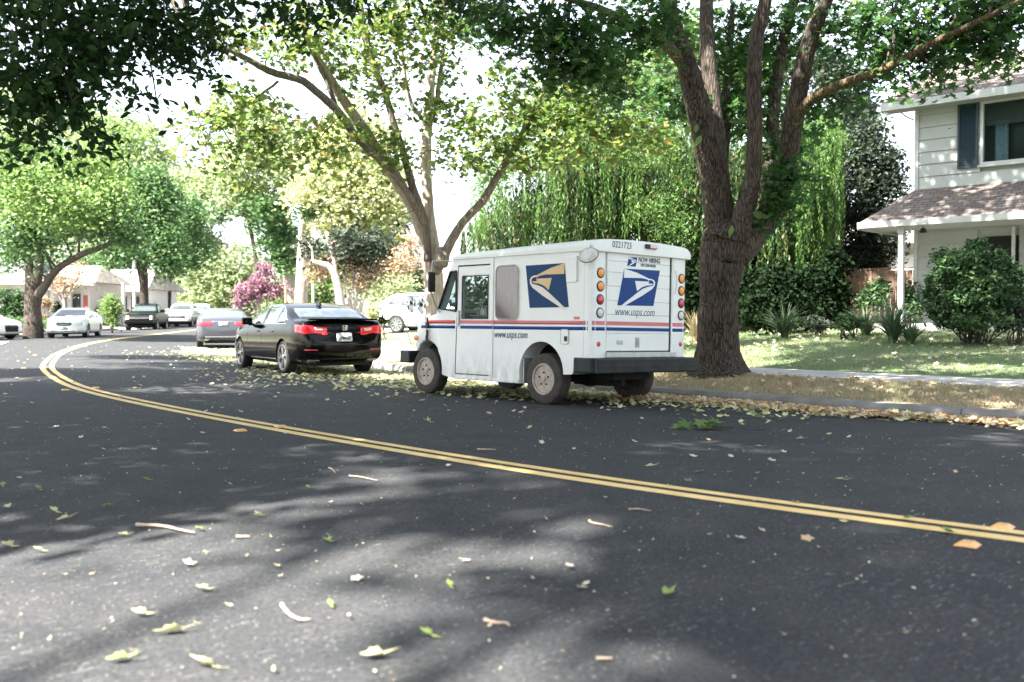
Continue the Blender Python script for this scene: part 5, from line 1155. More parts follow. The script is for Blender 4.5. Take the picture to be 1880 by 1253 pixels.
# two thin cypresses far off
cp=ctree('cypress_tree','thin pale cypress far off against the white sky above the truck cab','tree',(at(851,560,95).x,95,1))
bs=cp.location; P=[]
for k in range(900): t=rng.random(); z=5.6+3.6*t; r=.42*(1-t)+.1; a=rng.random()*6.28; P.append((bs.x+r*math.cos(a)*rng.random(),95+r*math.sin(a),z))
for k in range(700): t=rng.random(); a=rng.random()*6.28; P.append((bs.x+.5*math.cos(a)*rng.random(),95+.5*math.sin(a),1.2+5*t))
leafmesh('crown',P,.30,RH,M['lf_olive'],cp,bs,down=True); mb=MB(); crooked(mb,bs,bs+Vector((0,0,6)),.12,.05,.02,6); obj('trunk',mb,M['barkbg'],cp,org=bs)
# dark evergreen beside the house
tree('evergreen_tree','dense dark grey green evergreen between the willow and the two storey house','tree',1600,570,31,[[(1602,620,31,9),(1600,500,31,7),(1600,350,31,4),(1598,260,31,2)]],
 [(1600,300,31,(42,60),2600),(1570,350,31,(45,60),2600),(1625,360,31,(38,60),2400),(1560,430,31,(45,50),2500),(1610,440,31,(48,50),2600),(1590,500,31,(50,45),2300),(1540,500,31,(30,40),1300),(1595,250,31,(22,40),1000),(1640,300,31,(16,30),500),(1635,410,31,(25,35),900),(1560,270,31,(25,40),900)],'lf_olive',.13,'barkdark',26,.17,RH,up=.2)
# small bare garden tree far left
tree('garden_tree','small thin garden tree with sparse tan leaves in front of the left house','tree',120,592,58,[[(119,610,58,4.5),(119,570,58,4),(116,540,58,3),(100,520,58,2),(90,500,58,1.2)],[(119,550,58,2.5),(130,530,58,2),(145,505,58,1.2)],[(117,540,58,2),(120,510,58,1.6),(118,480,58,1)],[(119,560,58,2),(108,545,58,1.5),(98,535,58,1)]],
 [(120,500,58,25,260),(100,510,58,16,130),(140,510,58,20,170),(150,490,58,16,110),(118,525,58,14,130)],'lf_tan',.18,'barkbg',14,.3)
tree('young_bush','bushy young yellow green shrub growing at the kerb between white sedan and black pickup','shrub',205,606,57,[[(205,620,57,1.6),(205,590,57,1.4),(207,560,57,1)],[(206,612,57,1.4),(198,580,57,1)],[(206,612,57,1.4),(213,580,57,1)]],
 [(204,556,57,15,500),(198,570,57,13,400),(212,570,57,12,380),(206,588,57,9,220),(203,545,57,10,180)],'lf_bright',.15,'barkdark',20,.2)

# unseen street trees added behind the viewer, darkening reflections and the low sky
src=[o for o in bpy.data.objects if o.get('label','').startswith('dark green street tree with a forked')][0]
for k,(x,y,sc,w_) in enumerate([(-19,-9,1.25,'far left, nearest the bend'),(-11,-17,1.35,'left'),(1,-17,1.3,'straight behind'),(12,-15,1.35,'right'),(22,-8,1.25,'far right'),(-28,3,1.3,'on the outside of the bend, nearer end'),(-36,17,1.35,'on the outside of the bend, farther end'),(30,0,1.2,'beside the house at the right'),(-24,-20,1.5,'second row left'),(17,-25,1.5,'second row right'),(-5,-28,1.5,'second row middle')]):
    dup(src,(x,y,gz(x,y)-.05),k*1.3,'unseen street tree added behind the viewer, '+w_,'unseen street trees added behind the viewer',(sc,sc,sc))
# ------------------------------------------------------------ shrubs and bedding
def shrub(name,label,px,py,D,blobs,leaf,size,per=24,sig=.1,shape=OVAL,cat='shrub',up=.35,stems=10):
    b=at(px,py,D); b.z=gz(b.x,b.y)-.02; r=ctree(name,label,cat,b)
    cl=[(at(a,c,d),(w*d/F,w*d/F,h*d/F),n) for a,c,d,w,h,n in blobs]
    P,cs=sprays(cl,per,sig); P=P[P[:,2]>b.z+.02]; leafmesh('foliage',P,size,shape,M[leaf],r,b,up=up)
    mb=MB()
    for C0 in cs:
        for p in C0[:max(2,stems//len(cs))]: crooked(mb,b+Vector((random.uniform(-.2,.2),random.uniform(-.2,.2),0)),tuple(p),.018,.006,.08,5)
    obj('stems',mb,M['twigdark'],r,org=b); return r
shrub('house_shrub','large bushy green shrub in front of the porch of the two storey house',1790,600,19.5,[(1760,500,19.5,38,42,2600),(1800,540,19.3,52,45,3600),(1750,560,19.3,45,35,2600),(1840,520,19.5,35,45,2200),(1735,480,19.6,18,28,700),(1795,465,19.6,22,30,900),(1830,480,19.6,22,25,700),(1715,530,19.5,16,30,600),(1800,585,19.1,75,18,1500),(1865,560,19.5,25,35,900)],'lf_shrub',.085,20,.075,stems=30)
shrub('bedding_shrub','low loose shrub at the right picture edge beside the big porch shrub',1872,600,18.8,[(1868,585,18.8,18,16,500),(1885,560,18.8,20,25,600)],'lf_olive',.07,18,.07)
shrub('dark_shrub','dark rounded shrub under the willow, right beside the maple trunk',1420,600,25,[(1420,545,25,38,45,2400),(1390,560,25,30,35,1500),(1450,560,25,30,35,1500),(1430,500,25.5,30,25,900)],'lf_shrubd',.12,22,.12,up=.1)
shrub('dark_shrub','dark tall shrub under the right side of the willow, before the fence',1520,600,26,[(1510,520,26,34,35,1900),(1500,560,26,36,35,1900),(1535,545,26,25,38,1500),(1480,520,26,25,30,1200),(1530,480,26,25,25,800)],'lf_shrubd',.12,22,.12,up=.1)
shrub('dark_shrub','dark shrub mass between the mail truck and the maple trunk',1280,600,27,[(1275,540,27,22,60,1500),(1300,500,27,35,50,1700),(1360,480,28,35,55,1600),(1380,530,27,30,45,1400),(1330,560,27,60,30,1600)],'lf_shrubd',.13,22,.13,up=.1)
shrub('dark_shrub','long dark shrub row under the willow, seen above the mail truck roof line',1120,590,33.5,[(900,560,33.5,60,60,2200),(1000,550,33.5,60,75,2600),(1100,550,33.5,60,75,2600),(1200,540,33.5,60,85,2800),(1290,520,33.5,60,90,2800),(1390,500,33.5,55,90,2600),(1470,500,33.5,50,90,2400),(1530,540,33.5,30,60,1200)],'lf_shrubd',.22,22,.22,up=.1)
shrub('round_shrub','small round light green shrub at the lawn edge before the flax plants',1555,600,22,[(1556,592,22,26,11,900),(1550,585,22,16,10,400)],'lf_shrub',.06,20,.05)
shrub('round_shrub','low grey green shrub between the dark shrubs at the lawn edge',1500,600,24,[(1500,592,24,24,10,700)],'lf_olive',.07,20,.06)
shrub('wild_shrub','tan leafed shrub behind the flax plants against the fence',1610,560,25.5,[(1612,530,25.5,18,22,500),(1600,550,25.5,22,20,500),(1670,540,25.5,18,25,500),(1680,560,25.3,14,25,400)],'lf_shrub',.10,20,.10)
shrub('garden_shrub','small autumn coloured shrub at the corner of the driveway left of the suv',685,590,36,[(683,575,36,13,14,420),(690,585,36,10,8,240)],'lf_pale',.10,18,.09)
shrub('garden_shrub','little green shrub at the lawn edge below the suv tail',700,592,35,[(702,586,35,10,6,240)],'lf_shrubd',.09,18,.06)
shrub('garden_hedge','low clipped green hedge behind the old roadside tree',40,595,53,[(35,592,53,30,9,900),(90,592,53,18,9,600),(15,590,53,20,10,500)],'lf_mid',.13,20,.12)
shrub('garden_shrub','tall dark green shrub at the left picture edge before the grey roofed house',22,590,55,[(10,555,55,22,30,1100),(35,560,55,16,28,800),(20,575,55,25,18,700)],'lf_shrub',.17,20,.16)
shrub('garden_shrub','orange brown shrub just right of the old roadside trunk',85,590,56,[(84,552,56,10,10,200),(80,580,56,8,8,160),(88,562,56,8,8,120)],'lf_tan',.16,16,.13)
shrub('garden_shrub','dark green shrub under the porch of the left house',106,590,60,[(106,572,60,8,18,300),(103,585,60,8,9,160)],'lf_shrubd',.15,16,.12)
shrub('low_foliage','pale yellow low foliage by the far kerb beyond the black sedan',560,590,56,[(545,583,56,24,10,500),(580,588,56,20,8,400),(600,575,56,14,12,300)],'lf_pale',.14,18,.12)
def flax(name,label,px,py,D,n,h,spread=.5,mat='flax',w=.035):
    b=at(px,py,D); b.z=gz(b.x,b.y)-.02; r=ctree(name,label,'plant',b); V=[]
    for _ in range(n):
        a=rng.random()*2*PI; l=h*(.6+.5*rng.random()); s=spread*(.3+rng.random()); dx,dy=math.cos(a),math.sin(a); px_,py_=-dy*w/2,dx*w/2
        pr=None
        for k in range(4):
            t0,t1=k/4,(k+1)/4
            f=lambda t:(dx*(s*t*t+.05),dy*(s*t*t+.05),l*(t-.28*t*t*s*1.6))
            p,q=f(t0),f(t1); w0,w1=1-t0**2*.9,1-t1**2*.97
            V.append([(p[0]-px_*w0,p[1]-py_*w0,p[2]),(p[0]+px_*w0,p[1]+py_*w0,p[2]),(q[0]+px_*w1,q[1]+py_*w1,q[2]),(q[0]-px_*w1,q[1]-py_*w1,q[2])])
    rawmesh('strap_leaves',np.array(V).reshape(-1,3),len(V),4,M[mat],r); return r
flax('flax_plant','spiky strap leaved plant in the bed just left of the porch post',1640,600,20.5,220,1.05,.75)
flax('flax_plant','spiky strap leaved plant spreading low in front of the wooden fence',1590,598,23,200,.85,.85)
flax('flax_plant','arching strap leaved plant growing under the willow next to the dark shrubs',1440,600,23.5,180,1.0,.85)
flax('flax_plant','small spiky plant at the foot of the porch slab',1672,600,20,90,.6,.4)
flax('flax_plant','tuft of pale strap leaves visible between mail truck and maple trunk',1276,602,24,80,.9,.4,'bladedry')
# mail truck side flowers etc are hidden; grass blades on the lawn and the verge
def band(n,s0,s1,i0,i1,lo,hi,mat,name,label,wd=.012,keep=None,kind='stuff',cat='grass'):
    i=rng.uniform(i0,i1,n); s=rng.uniform(s0,s1,n); a=np.interp(i,np.arange(NC),C[:,0]); b=np.interp(i,np.arange(NC),C[:,1]); nx=np.interp(i,np.arange(NC),NR[:,0]); ny=np.interp(i,np.arange(NC),NR[:,1])
    x=a+nx*s; y=b+ny*s; z=prof(s)+zlong(b)
    if keep is not None:
        k=keep(x,y,s); x,y,z=x[k],y[k],z[k]; n=len(x)
    h=rng.uniform(lo,hi,n); t=rng.random(n)*2*PI; ln=rng.normal(size=(n,2))*.45*h[:,None]; dx,dy=np.cos(t)*wd/2,np.sin(t)*wd/2
    V=np.stack([np.stack([x-dx,y-dy,z-.005],1),np.stack([x+dx,y+dy,z-.005],1),np.stack([x+ln[:,0],y+ln[:,1],z+h],1)],1)
    return tag(rawmesh(name,V.reshape(-1,3),n,3,M[mat]),label,cat,None,'stuff')
ic=lambda x,y:int(s_of(x,y)[1][0])
iR=ic(9,9); iV=ic(-1,14); iF=ic(-8,30)
iR=min(ic(8,6),ic(10,8))
def patchy(thr):
    def f(x,y,s): return (np.sin(x*1.9+np.sin(y*1.3)*2)+np.sin(y*2.3+x*.7)+rng.normal(size=len(x))*.8)>thr
    return f
band(60000,9.66,15,iR,iF,.025,.06,'blade','lawn_blades','short green blades covering the lawn beyond the sidewalk',.013)
band(45000,15,20,iR,iF,.03,.07,'blade','lawn_blades','short green blades on the upper lawn near the planting bed',.02)
band(30000,7.08,8.52,iR,iV,.02,.06,'bladedry','dry_grass','dry straw coloured grass on the strip beside the kerb',.012)
band(14000,7.1,8.52,iR,iF,.03,.07,'blade','verge_grass','sparse green tufts in the dry strip beside the kerb',.013,patchy(1.0))
# ------------------------------------------------------------ fallen leaves
def litter(n,sfun,i0,i1,size,mat,name,label,shape=MAPLE,keep=None,lift=.012,up=1.6,pil=.0):
    i=rng.uniform(i0,i1,n); s=sfun(n,i); a=np.interp(i,np.arange(NC),C[:,0]); b=np.interp(i,np.arange(NC),C[:,1]); nx=np.interp(i,np.arange(NC),NR[:,0]); ny=np.interp(i,np.arange(NC),NR[:,1])
    x=a+nx*s; y=b+ny*s; z=prof(np.where(np.abs(s-6.95)<.1,6.8,s))+zlong(b)+lift+pil*rng.random(n)
    P=np.stack([x,y,z],1)
    if keep is not None: P=P[keep(x,y,s)]
    o=leafmesh(name,P,size,shape*np.array([1,1,2.2]),M[mat],None,(0,0,0),up=up)
    return tag(o,label,'leaf litter',None,'stuff')
CURL=SYC
iA,iB,iC,iD=ic(6,1.5),ic(-3,10.5),ic(-9.5,20),ic(-13.5,31)
litter(8000,lambda n,i:6.84-np.abs(rng.normal(size=n))*(.38+.14*np.sin(i*.31)+.08*np.sin(i*1.1)),iA,iB,.085,'lf_fall','leaf_litter','thick drift of tan and orange leaves lying along the kerb',CURL,None,.012,1.2,.05)
litter(900,lambda n,i:6.84-np.abs(rng.normal(size=n))*.5,iA,iB+6,.09,'lf_fally','leaf_litter','yellow green leaves mixed into the drift along the kerb',CURL,None,.02,1.4,.05)
litter(1500,lambda n,i:6.6-np.abs(rng.normal(size=n))*1.0,ic(-.5,7.5),iC,.085,'lf_fally','leaf_litter','yellow leaves scattered under and around the mail truck',CURL,None,.012,1.6,.02)
litter(7000,lambda n,i:6.7-np.abs(rng.normal(size=n))*(1.0+.8*np.sin((i-iB)*.13)**2),iB,iD,.10,'lf_fally','leaf_litter','carpet of yellow green leaves around the parked sedans',CURL,None,.012,1.7,.02)
litter(2500,lambda n,i:rng.uniform(3.4,6.8,n),ic(-10.5,22),ic(-15,35),.10,'lf_fally','leaf_litter','pale yellow leaves spread over the road behind the grey sedan',CURL,None,.012,1.7,.02)
litter(1300,lambda n,i:rng.uniform(9.7,19.8,n),iR-8,ic(-10,22),.11,'lf_palefall','leaf_litter','pale dry leaves dotted over the lawn',MAPLE,None,.04,1.0,.02)
litter(600,lambda n,i:rng.uniform(7.1,8.6,n),iR-8,iV,.09,'lf_fall','leaf_litter','tan leaves dotted over the dry strip beside the kerb',CURL,None,.03,1.0,.02)
litter(420,lambda n,i:rng.uniform(-3,5.5,n),ic(2,5.2),ic(-15,36),.07,'lf_palefall','leaf_litter','small pale leaves dotted over the curving road',CURL,None,.01,1.8,.01)
litter(2600,lambda n,i:rng.uniform(-5.5,4.5,n),ic(3.5,4),ic(-9,19),.016,'lf_palefall','leaf_crumbs','tiny pale leaf crumbs strewn over the asphalt',RH,None,.006,2,.003)
# single leaves and twigs one can point at
OVAL2=pol([(-90,.6),(-50,.45),(-20,.52),(10,.42),(40,.6),(65,.62),(90,1.15),(110,.6),(140,.58),(170,.40),(200,.5),(232,.42)])*.5
def one_leaf(px,py,size,mat,label,rot,shape=MAPLE,group=None,curl=.35,z0=None):
    a=(px-940)/F
    # meet the ground along the sight line
    lo=2.0
    for _ in range(200):
        p=at(px,py,lo); 
        if p.z<gz(p.x,p.y)+.01: break
        lo*=1.02
    p.z=gz(p.x,p.y)+.012
    size*=.68; shape=OVAL2 if (px+py)%7 else shape
    mb=MB(); k=len(shape); R=Matrix.Rotation(rot,3,'Z'); vs=[(0,0,.004)]
    for x,y,_ in shape*size*1.0:
        z=curl*3.2*abs(x)**1.3/size**.3+curl*1.2*y*y/size+.004; vs.append(tuple(R@Vector((x,y,z))))
    vs+= [tuple(R@Vector((-.006,-.28*size,.003))),tuple(R@Vector((.006,-.28*size,.003))),tuple(R@Vector((.012*size*3,-.95*size,.012)))]
    fs=[(0,i+1,(i+1)%k+1) for i in range(k)]+[(k+1,k+2,k+3)]
    o=obj('fallen_leaf',mb.add(vs,fs),M[mat],None,smooth=True,recalc=False); o.location=p; o.rotation_euler=(random.uniform(-.35,.35),random.uniform(-.3,.3),0)
    s_=o.modifiers.new('s','SOLIDIFY'); s_.thickness=.0015
    tag(o,label,'leaf',group); o.data.name='fallen_leaf'; return o
for px,py,sz,mt,lab,rt in [(1226,1096,.14,'lf_green','green folded leaf with a pale stalk lying alone on the dark asphalt, right of centre',2.6),
 (825,1084,.085,'lf_green','small upright green leaf on the asphalt, below the middle of the yellow line',.4),(785,1166,.09,'lf_green','green leaf tip on the asphalt just above the bottom centre',1.2),
 (690,1205,.13,'lf_yel','pale yellow leaf near the bottom edge, left of centre',1.6),(318,1168,.17,'lf_yel','long pale leaf lying in the sunlit asphalt at the lower left',1.9),
 (375,1232,.15,'lf_yel','broad cream leaf in the sun at the bottom edge',1.4),(222,1215,.12,'lf_green','green leaf with long stalk near the bottom left corner',1.7),(260,1131,.10,'lf_yel','small pale leaf above the long pale leaf at lower left',1.5),
 (374,1087,.10,'lf_yel','small pale leaf beside the curved stick',1.2),(366,975,.10,'lf_green','pale green leaf touching the end of the long pinkish stick',.9),(15,1010,.15,'lf_yel','large yellow leaf at the left edge of the picture',1.0),
 (15,1000-60,.13,'lf_yel','yellow leaf by the left edge, farther from the viewer than the large one',.7),(120,960,.12,'lf_yel','pale leaf left of the long pinkish stick',1.7),(100,940,.10,'lf_yel','pale leaf behind its neighbour at the left',1.1),(72,1018,.08,'lf_yel','thin yellow leaf left of the long stick, nearer the viewer',1.6),
 (198,934,.09,'lf_green','thin green leaf on the left lane beyond the long stick',1.5),(228,987,.09,'lf_yel','yellowish leaf directly left of the long pinkish stick tip',1.3),(475,953,.08,'lf_yel','little yellow leaf in the dark streak, mid left',1.5),(603,1000,.08,'lf_green','small green leaf left of the picture centre',.8),(566,898,.07,'lf_green','tiny leaf just in front of the yellow line, mid left',.8),
 (270,886,.07,'lf_green','tiny green leaf in the shade of the left lane',1.4),(606,1113,.07,'lf_green','tiny green leaf near the curved stick',.5),(5,895,.12,'lf_green','green leaf clump at the left picture edge',.5),(70,900,.10,'lf_green','dark green leaf beside the clump at the left edge',.9),(35,880,.08,'lf_yel','small yellow leaf beyond the clump at the left edge',.9),
 (1668,955,.10,'lf_green','green leaf lying on the yellow line at the right',.6),(1740,978,.13,'lf_green','flat green leaf on the yellow line close to the reflector at the right edge',1.6),(785,776,.14,'lf_yel','yellow green leaf on the far lane in front of the truck',1.0),(1195,860,.10,'lf_yel','pale leaf on the far lane below the rear wheel of the truck',1.4),(1545,885,.10,'lf_yel','pale leaf on the far lane at the right',1.4),(1470,808,.11,'lf_palefall','pale leaf on the far lane near the kerb drift',1.2),(1395,822,.09,'lf_palefall','small pale leaf below the leafy sprig',1.2)]:
    one_leaf(px,py,sz,mt,lab,rt)
random.seed(3)
for k in range(45):
    px=random.uniform(10,1870); py=random.uniform(770,1240)
    one_leaf(px,py,random.uniform(.018,.036),random.choice(['lf_yel','lf_palefall','lf_palefall']),'small crumpled leaf fragment lying on the asphalt',random.uniform(0,6),SYC,'small leaf fragments scattered on the asphalt')
def stick(label,pts,r,mat='twig',name='twig'):
    P=[]
    for px,py in pts:
        lo=2.0
        while True:
            p=at(px,py,lo)
            if p.z<gz(p.x,p.y)+.01 or lo>60: break
            lo*=1.01
        p.z=gz(p.x,p.y)+r*1.05; P.append(p)
    r*=.62; o0=P[0].copy(); mb=MB(); c=curve(P,5,r*.12); n=len(c); mb.tube(c,[r*(1.15-.75*(i/n))*(1+.15*math.sin(i*2.1)) for i in range(n)],8)
    o=obj(name,mb,M[mat],None,smooth=True,org=o0); o.location=o0; return tag(o,label,'twig')
stick('long pinkish stick lying on the sunlit left lane',[(250,965),(300,971),(335,976),(358,982)],.014)
stick('curved pale stick on the lower left asphalt',[(517,1114),(530,1128),(550,1138),(571,1140)],.011)
stick('short pale bent stick near the bottom centre',[(889,1142),(912,1145),(928,1144),(936,1152)],.010)
stick('thin wavy stick right of centre, nearer than the yellow line',[(1082,956),(1086,962),(1105,966),(1124,970)],.009)
stick('straight thin stick just in front of the yellow line at centre right',[(1154,936),(1175,938),(1194,941)],.008)
stick('thin reddish stick before the yellow line at centre left',[(641,876),(665,879),(693,883)],.009)
stick('short stub of stick in the dark streak',[(434,987),(447,988),(458,989)],.012)
stick('thin stick beyond the yellow line below the truck',[(876,826),(895,826),(911,827)],.010)
stick('short grey stick by the bottom edge, right of centre',[(1095,1210),(1110,1210),(1124,1210)],.010)
stick('tiny stub of stick left of the wavy stick',[(850,1029),(858,1030),(864,1030)],.010)
stick('little angled twig in front of the yellow line at the left',[(604,860),(610,864),(616,869)],.008)
# leafy sprig near the kerb
p0=at(1300,782,9.9); p0.z=gz(p0.x,p0.y)
sp=thing('fallen_branch','broken leafy sprig with dark twig lying on the road before the kerb drift','branch',p0)
mb=MB(); mb.tube(curve([(.50,-.25,.02),(.30,-.12,.03),(.1,-.03,.03),(-.15,.02,.04)],5),.007,6); obj('stem',mb,M['twigdark'],sp)
P=[(random.uniform(-.32,.12),random.uniform(-.12,.12),random.uniform(.01,.08)) for _ in range(26)]; leafmesh('leaves',P,.15,MAPLE,M['lf_bright'],sp,up=.9)
# ------------------------------------------------------------ raised road markers
def marker(px,py,label):
    lo=3.0
    while True:
        p=at(px,py,lo)
        if p.z<gz(p.x,p.y)+.012 or lo>80: break
        lo*=1.003
    i=s_of(p.x,p.y)[1][0]; mb=MB()
    mb.add([(-.05,-.05,0),(.05,-.05,0),(.05,.05,0),(-.05,.05,0),(-.022,-.04,.018),(.022,-.04,.018),(.022,.04,.018),(-.022,.04,.018)],[(0,3,2,1),(4,5,6,7),(0,1,5,4),(1,2,6,5),(2,3,7,6),(3,0,4,7)])
    mb.v=[(x*1.05,y*1.05,z) for x,y,z in mb.v]
    o=obj('road_marker',mb,M['marker'],None,bevel=.004); o.location=(p.x,p.y,gz(p.x,p.y)+.002); o.rotation_euler=(0,0,math.atan2(T[i][1],T[i][0]))
    tag(o,label,'road marker','raised markers beside the yellow line')
for q in [(1776,998,'raised orange marker on the near side of the yellow line at the right'),(1840,966,'raised orange marker half under a leaf at the right picture edge'),(515,783,'raised orange marker on the far side of the yellow line, left of centre'),(441,790,'raised orange marker on the near side of the yellow line, left of centre'),
 (176,712,'pale marker on the far side where the yellow line starts to bend'),(120,716,'pale marker on the near side where the yellow line starts to bend'),(88,674,'pale marker inside the tightest part of the bend'),(43,676,'pale marker outside the tightest part of the bend'),(64,652,'pale marker outside the bend beyond the tightest part'),(100,651,'pale marker inside the bend beyond the tightest part')]: marker(*q)

# ------------------------------------------------------------ two storey house   local: +x to the right along the facade, -y towards the street
HB=Vector((10.32,25.5,0)); ha=math.atan2(-.674,.738); gy=gz(HB.x,HB.y)
hs=thing('two_storey_house','pale grey two storey house with a navy shutter and a shingled porch roof, right edge','house',(HB.x,HB.y,0),(0,0,ha))
def quadroof(name,P,mat,parent,th=.06,uvs=1.0,nrm=None):
    """sloping slab with shingle uv: P = eave-left, eave-right, top-right, top-left"""
    P=[Vector(p) for p in P]; me=bpy.data.meshes.new(name)
    up=(P[1]-P[0]).cross(P[3]-P[0]).normalized(); up=up if up.z>0 else -up
    vs=P+[p-up*th for p in P]; me.from_pydata([tuple(v) for v in vs],[],[(0,1,2,3),(7,6,5,4),(0,4,5,1),(1,5,6,2),(2,6,7,3),(3,7,4,0)])
    uv=me.uv_layers.new(name='UVMap'); ex=(P[1]-P[0]).normalized(); ey=up.cross(ex)
    for pl in me.polygons:
        for li in pl.loop_indices:
            v=Vector(me.vertices[me.loops[li].vertex_index].co)-P[0]; uv.data[li].uv=(v.dot(ex)*uvs,v.dot(ey)*uvs)
    fixn(me); return link(name,me,mat,parent)
Wd=12.0; Hd=8.0; z0=.85; z1=6.55
wall=MB()
# front wall with laps: each board a shallow wedge
def laps(mb,x0,x1,za,zb,y=0,lap=.31,holes=()):
    z=zb
    rows=[]
    while z>za: rows.append((max(z-lap,za),z)); z-=lap
    for a,b in rows:
        cuts=[x0]+sorted(sum([[h[0],h[1]] for h in holes if h[2]<b-.01 and h[3]>a+.01],[]))+[x1]
        for i in range(0,len(cuts),2):
            u,w=cuts[i],cuts[i+1]
            if w-u>.01: mb.add([(u,y-.035,a+.004),(w,y-.035,a+.004),(w,y-.008,b),(u,y-.008,b),(u,y+.05,a+.004),(w,y+.05,a+.004),(w,y+.05,b),(u,y+.05,b)],[(0,1,2,3),(0,4,5,1),(0,3,7,4),(1,5,6,2),(3,2,6,7)])
win=(1.55,3.75,4.84,6.40); lw=(2.6,5.2,1.05,3.2)
laps(wall,0,Wd,3.9,z1,0,.31,[win]); laps(wall,0,Wd,z0-.3,3.9,0,.31,[lw,(1.5,2.45,0,3.1)])
wall.box((0,.05,z0-.4),(.05,Hd,z1+.0)).box((-.03,-.04,z0-.3),(.0,.06,z1))
wall.box((0,.05,z0-.4),(Wd,.12,win[2])).box((0,.05,win[2]),(win[0],.12,z1)).box((win[1],.05,win[2]),(Wd,.12,z1)).box((win[0],.05,win[3]),(win[1],.12,z1))
wall.add([(0,.05,z1),(0,Hd,z1),(0,Hd/2,z1+1.7)],[(0,1,2)]).add([(.06,.05,z1),(.06,Hd,z1),(.06,Hd/2,z1+1.7)],[(0,2,1)]).box((Wd-.05,.12,z0-.4),(Wd,Hd,z1)).box((0,Hd,z0-.4),(Wd,Hd+.05,z1))
obj('wall',wall,M['siding'],hs)
obj('corner_board',MB().box((-.035,-.055,z0-.3),(.06,-.036,z1-.02)),M['fascia'],hs)
# upper roof: gable ridge parallel to the street
sl_=.42; ov_=.60; zr=z1+.02
rf=quadroof('upper_roof',[(-.68,-ov_,zr),(Wd+.6,-ov_,zr),(Wd+.6,Hd/2,zr+sl_*(Hd/2+ov_)),(-.68,Hd/2,zr+sl_*(Hd/2+ov_))],M['shingle'],hs,.05)
quadroof('upper_roof',[(Wd+.6,Hd+ov_,zr),(-.68,Hd+ov_,zr),(-.68,Hd/2,zr+sl_*(Hd/2+ov_)),(Wd+.6,Hd/2,zr+sl_*(Hd/2+ov_))],M['shingle'],hs,.05)
obj('upper_fascia',MB().box((-.69,-ov_-.035,zr-.20),(Wd+.6,-ov_-.002,zr-.01)),M['fascia'],hs)
for s0,s1 in ((-ov_,Hd/2),(Hd+ov_,Hd/2)):
    za=zr-.06; zb=zr-.06+sl_*(Hd/2+ov_)
    obj('rake_board',MB().add([(-.70,s0,za),(-.70,s1,zb),(-.70,s1,zb-.18),(-.70,s0,za-.16),(-.665,s0,za),(-.665,s1,zb),(-.665,s1,zb-.18),(-.665,s0,za-.16)],[(0,1,2,3),(7,6,5,4),(0,4,5,1),(3,2,6,7),(0,3,7,4),(1,5,6,2)]),M['fascia'],hs)
obj('upper_soffit',MB().box((-.66,-ov_,zr-.19),(Wd+.6,-.056,zr-.17)),M['soffit'],hs)
# porch roof: long slope with a hipped left end
pz=3.40; pt=4.38
pr=quadroof('porch_roof',[(-.80,-1.62,pz+.08),(Wd,-1.62,pz+.08),(Wd,-.05,pt),(-.02,-.05,pt)],M['shingle'],hs,.05)
quadroof('porch_roof_end',[(-.80,.9,pz+.08),(-.80,-1.62,pz+.08),(-.02,-.05,pt),(-.02,.0,pt)],M['shingle'],hs,.05)
obj('porch_fascia',MB().box((-.83,-1.665,pz-.06),(Wd,-1.63,pz+.085)).box((-.835,-1.628,pz-.10),(-.80,.9,pz+.085)),M['fascia'],hs)
obj('porch_soffit',MB().box((-.79,-1.62,pz-.06),(Wd,-.056,pz-.035)),M['soffit'],hs)
po=obj('porch_post',MB().box((.13,-1.50,z0),(.25,-1.38,pz-.06)).box((.11,-1.52,pz-.22),(.27,-1.36,pz-.065)),M['fascia'],hs,bevel=.008)
obj('post_bracket',MB().tube([(.25,-1.44,pz-.35),(.38,-1.44,pz-.22),(.46,-1.44,pz-.07)],.02,6),M['fascia'],po)
obj('porch_post',MB().box((4.6,-1.50,z0),(4.72,-1.38,pz-.06)),M['fascia'],hs,bevel=.008)
obj('porch_slab',MB().box((-.5,-1.75,.55),(Wd,-.05,.98)),M['concrete'],hs,bevel=.01)
obj('downspout',MB().box((2.30,-.10,z0),(2.38,-.04,pz-.1)).tube([(-.30,-.55,zr-.19),(-.15,-.3,zr-.36),(-.05,-.09,zr-.42)],.02,6),M['steel'],hs)
obj('porch_lamp',MB().lathe([(.0,.12),(.05,.11),(.09,.02),(.085,0),(0,0)],12,'z',(.62,-1.2,pz-.22)).tube([(.62,-1.2,pz-.10),(.62,-1.2,pz-.06)],.012,6),M['black'],hs)
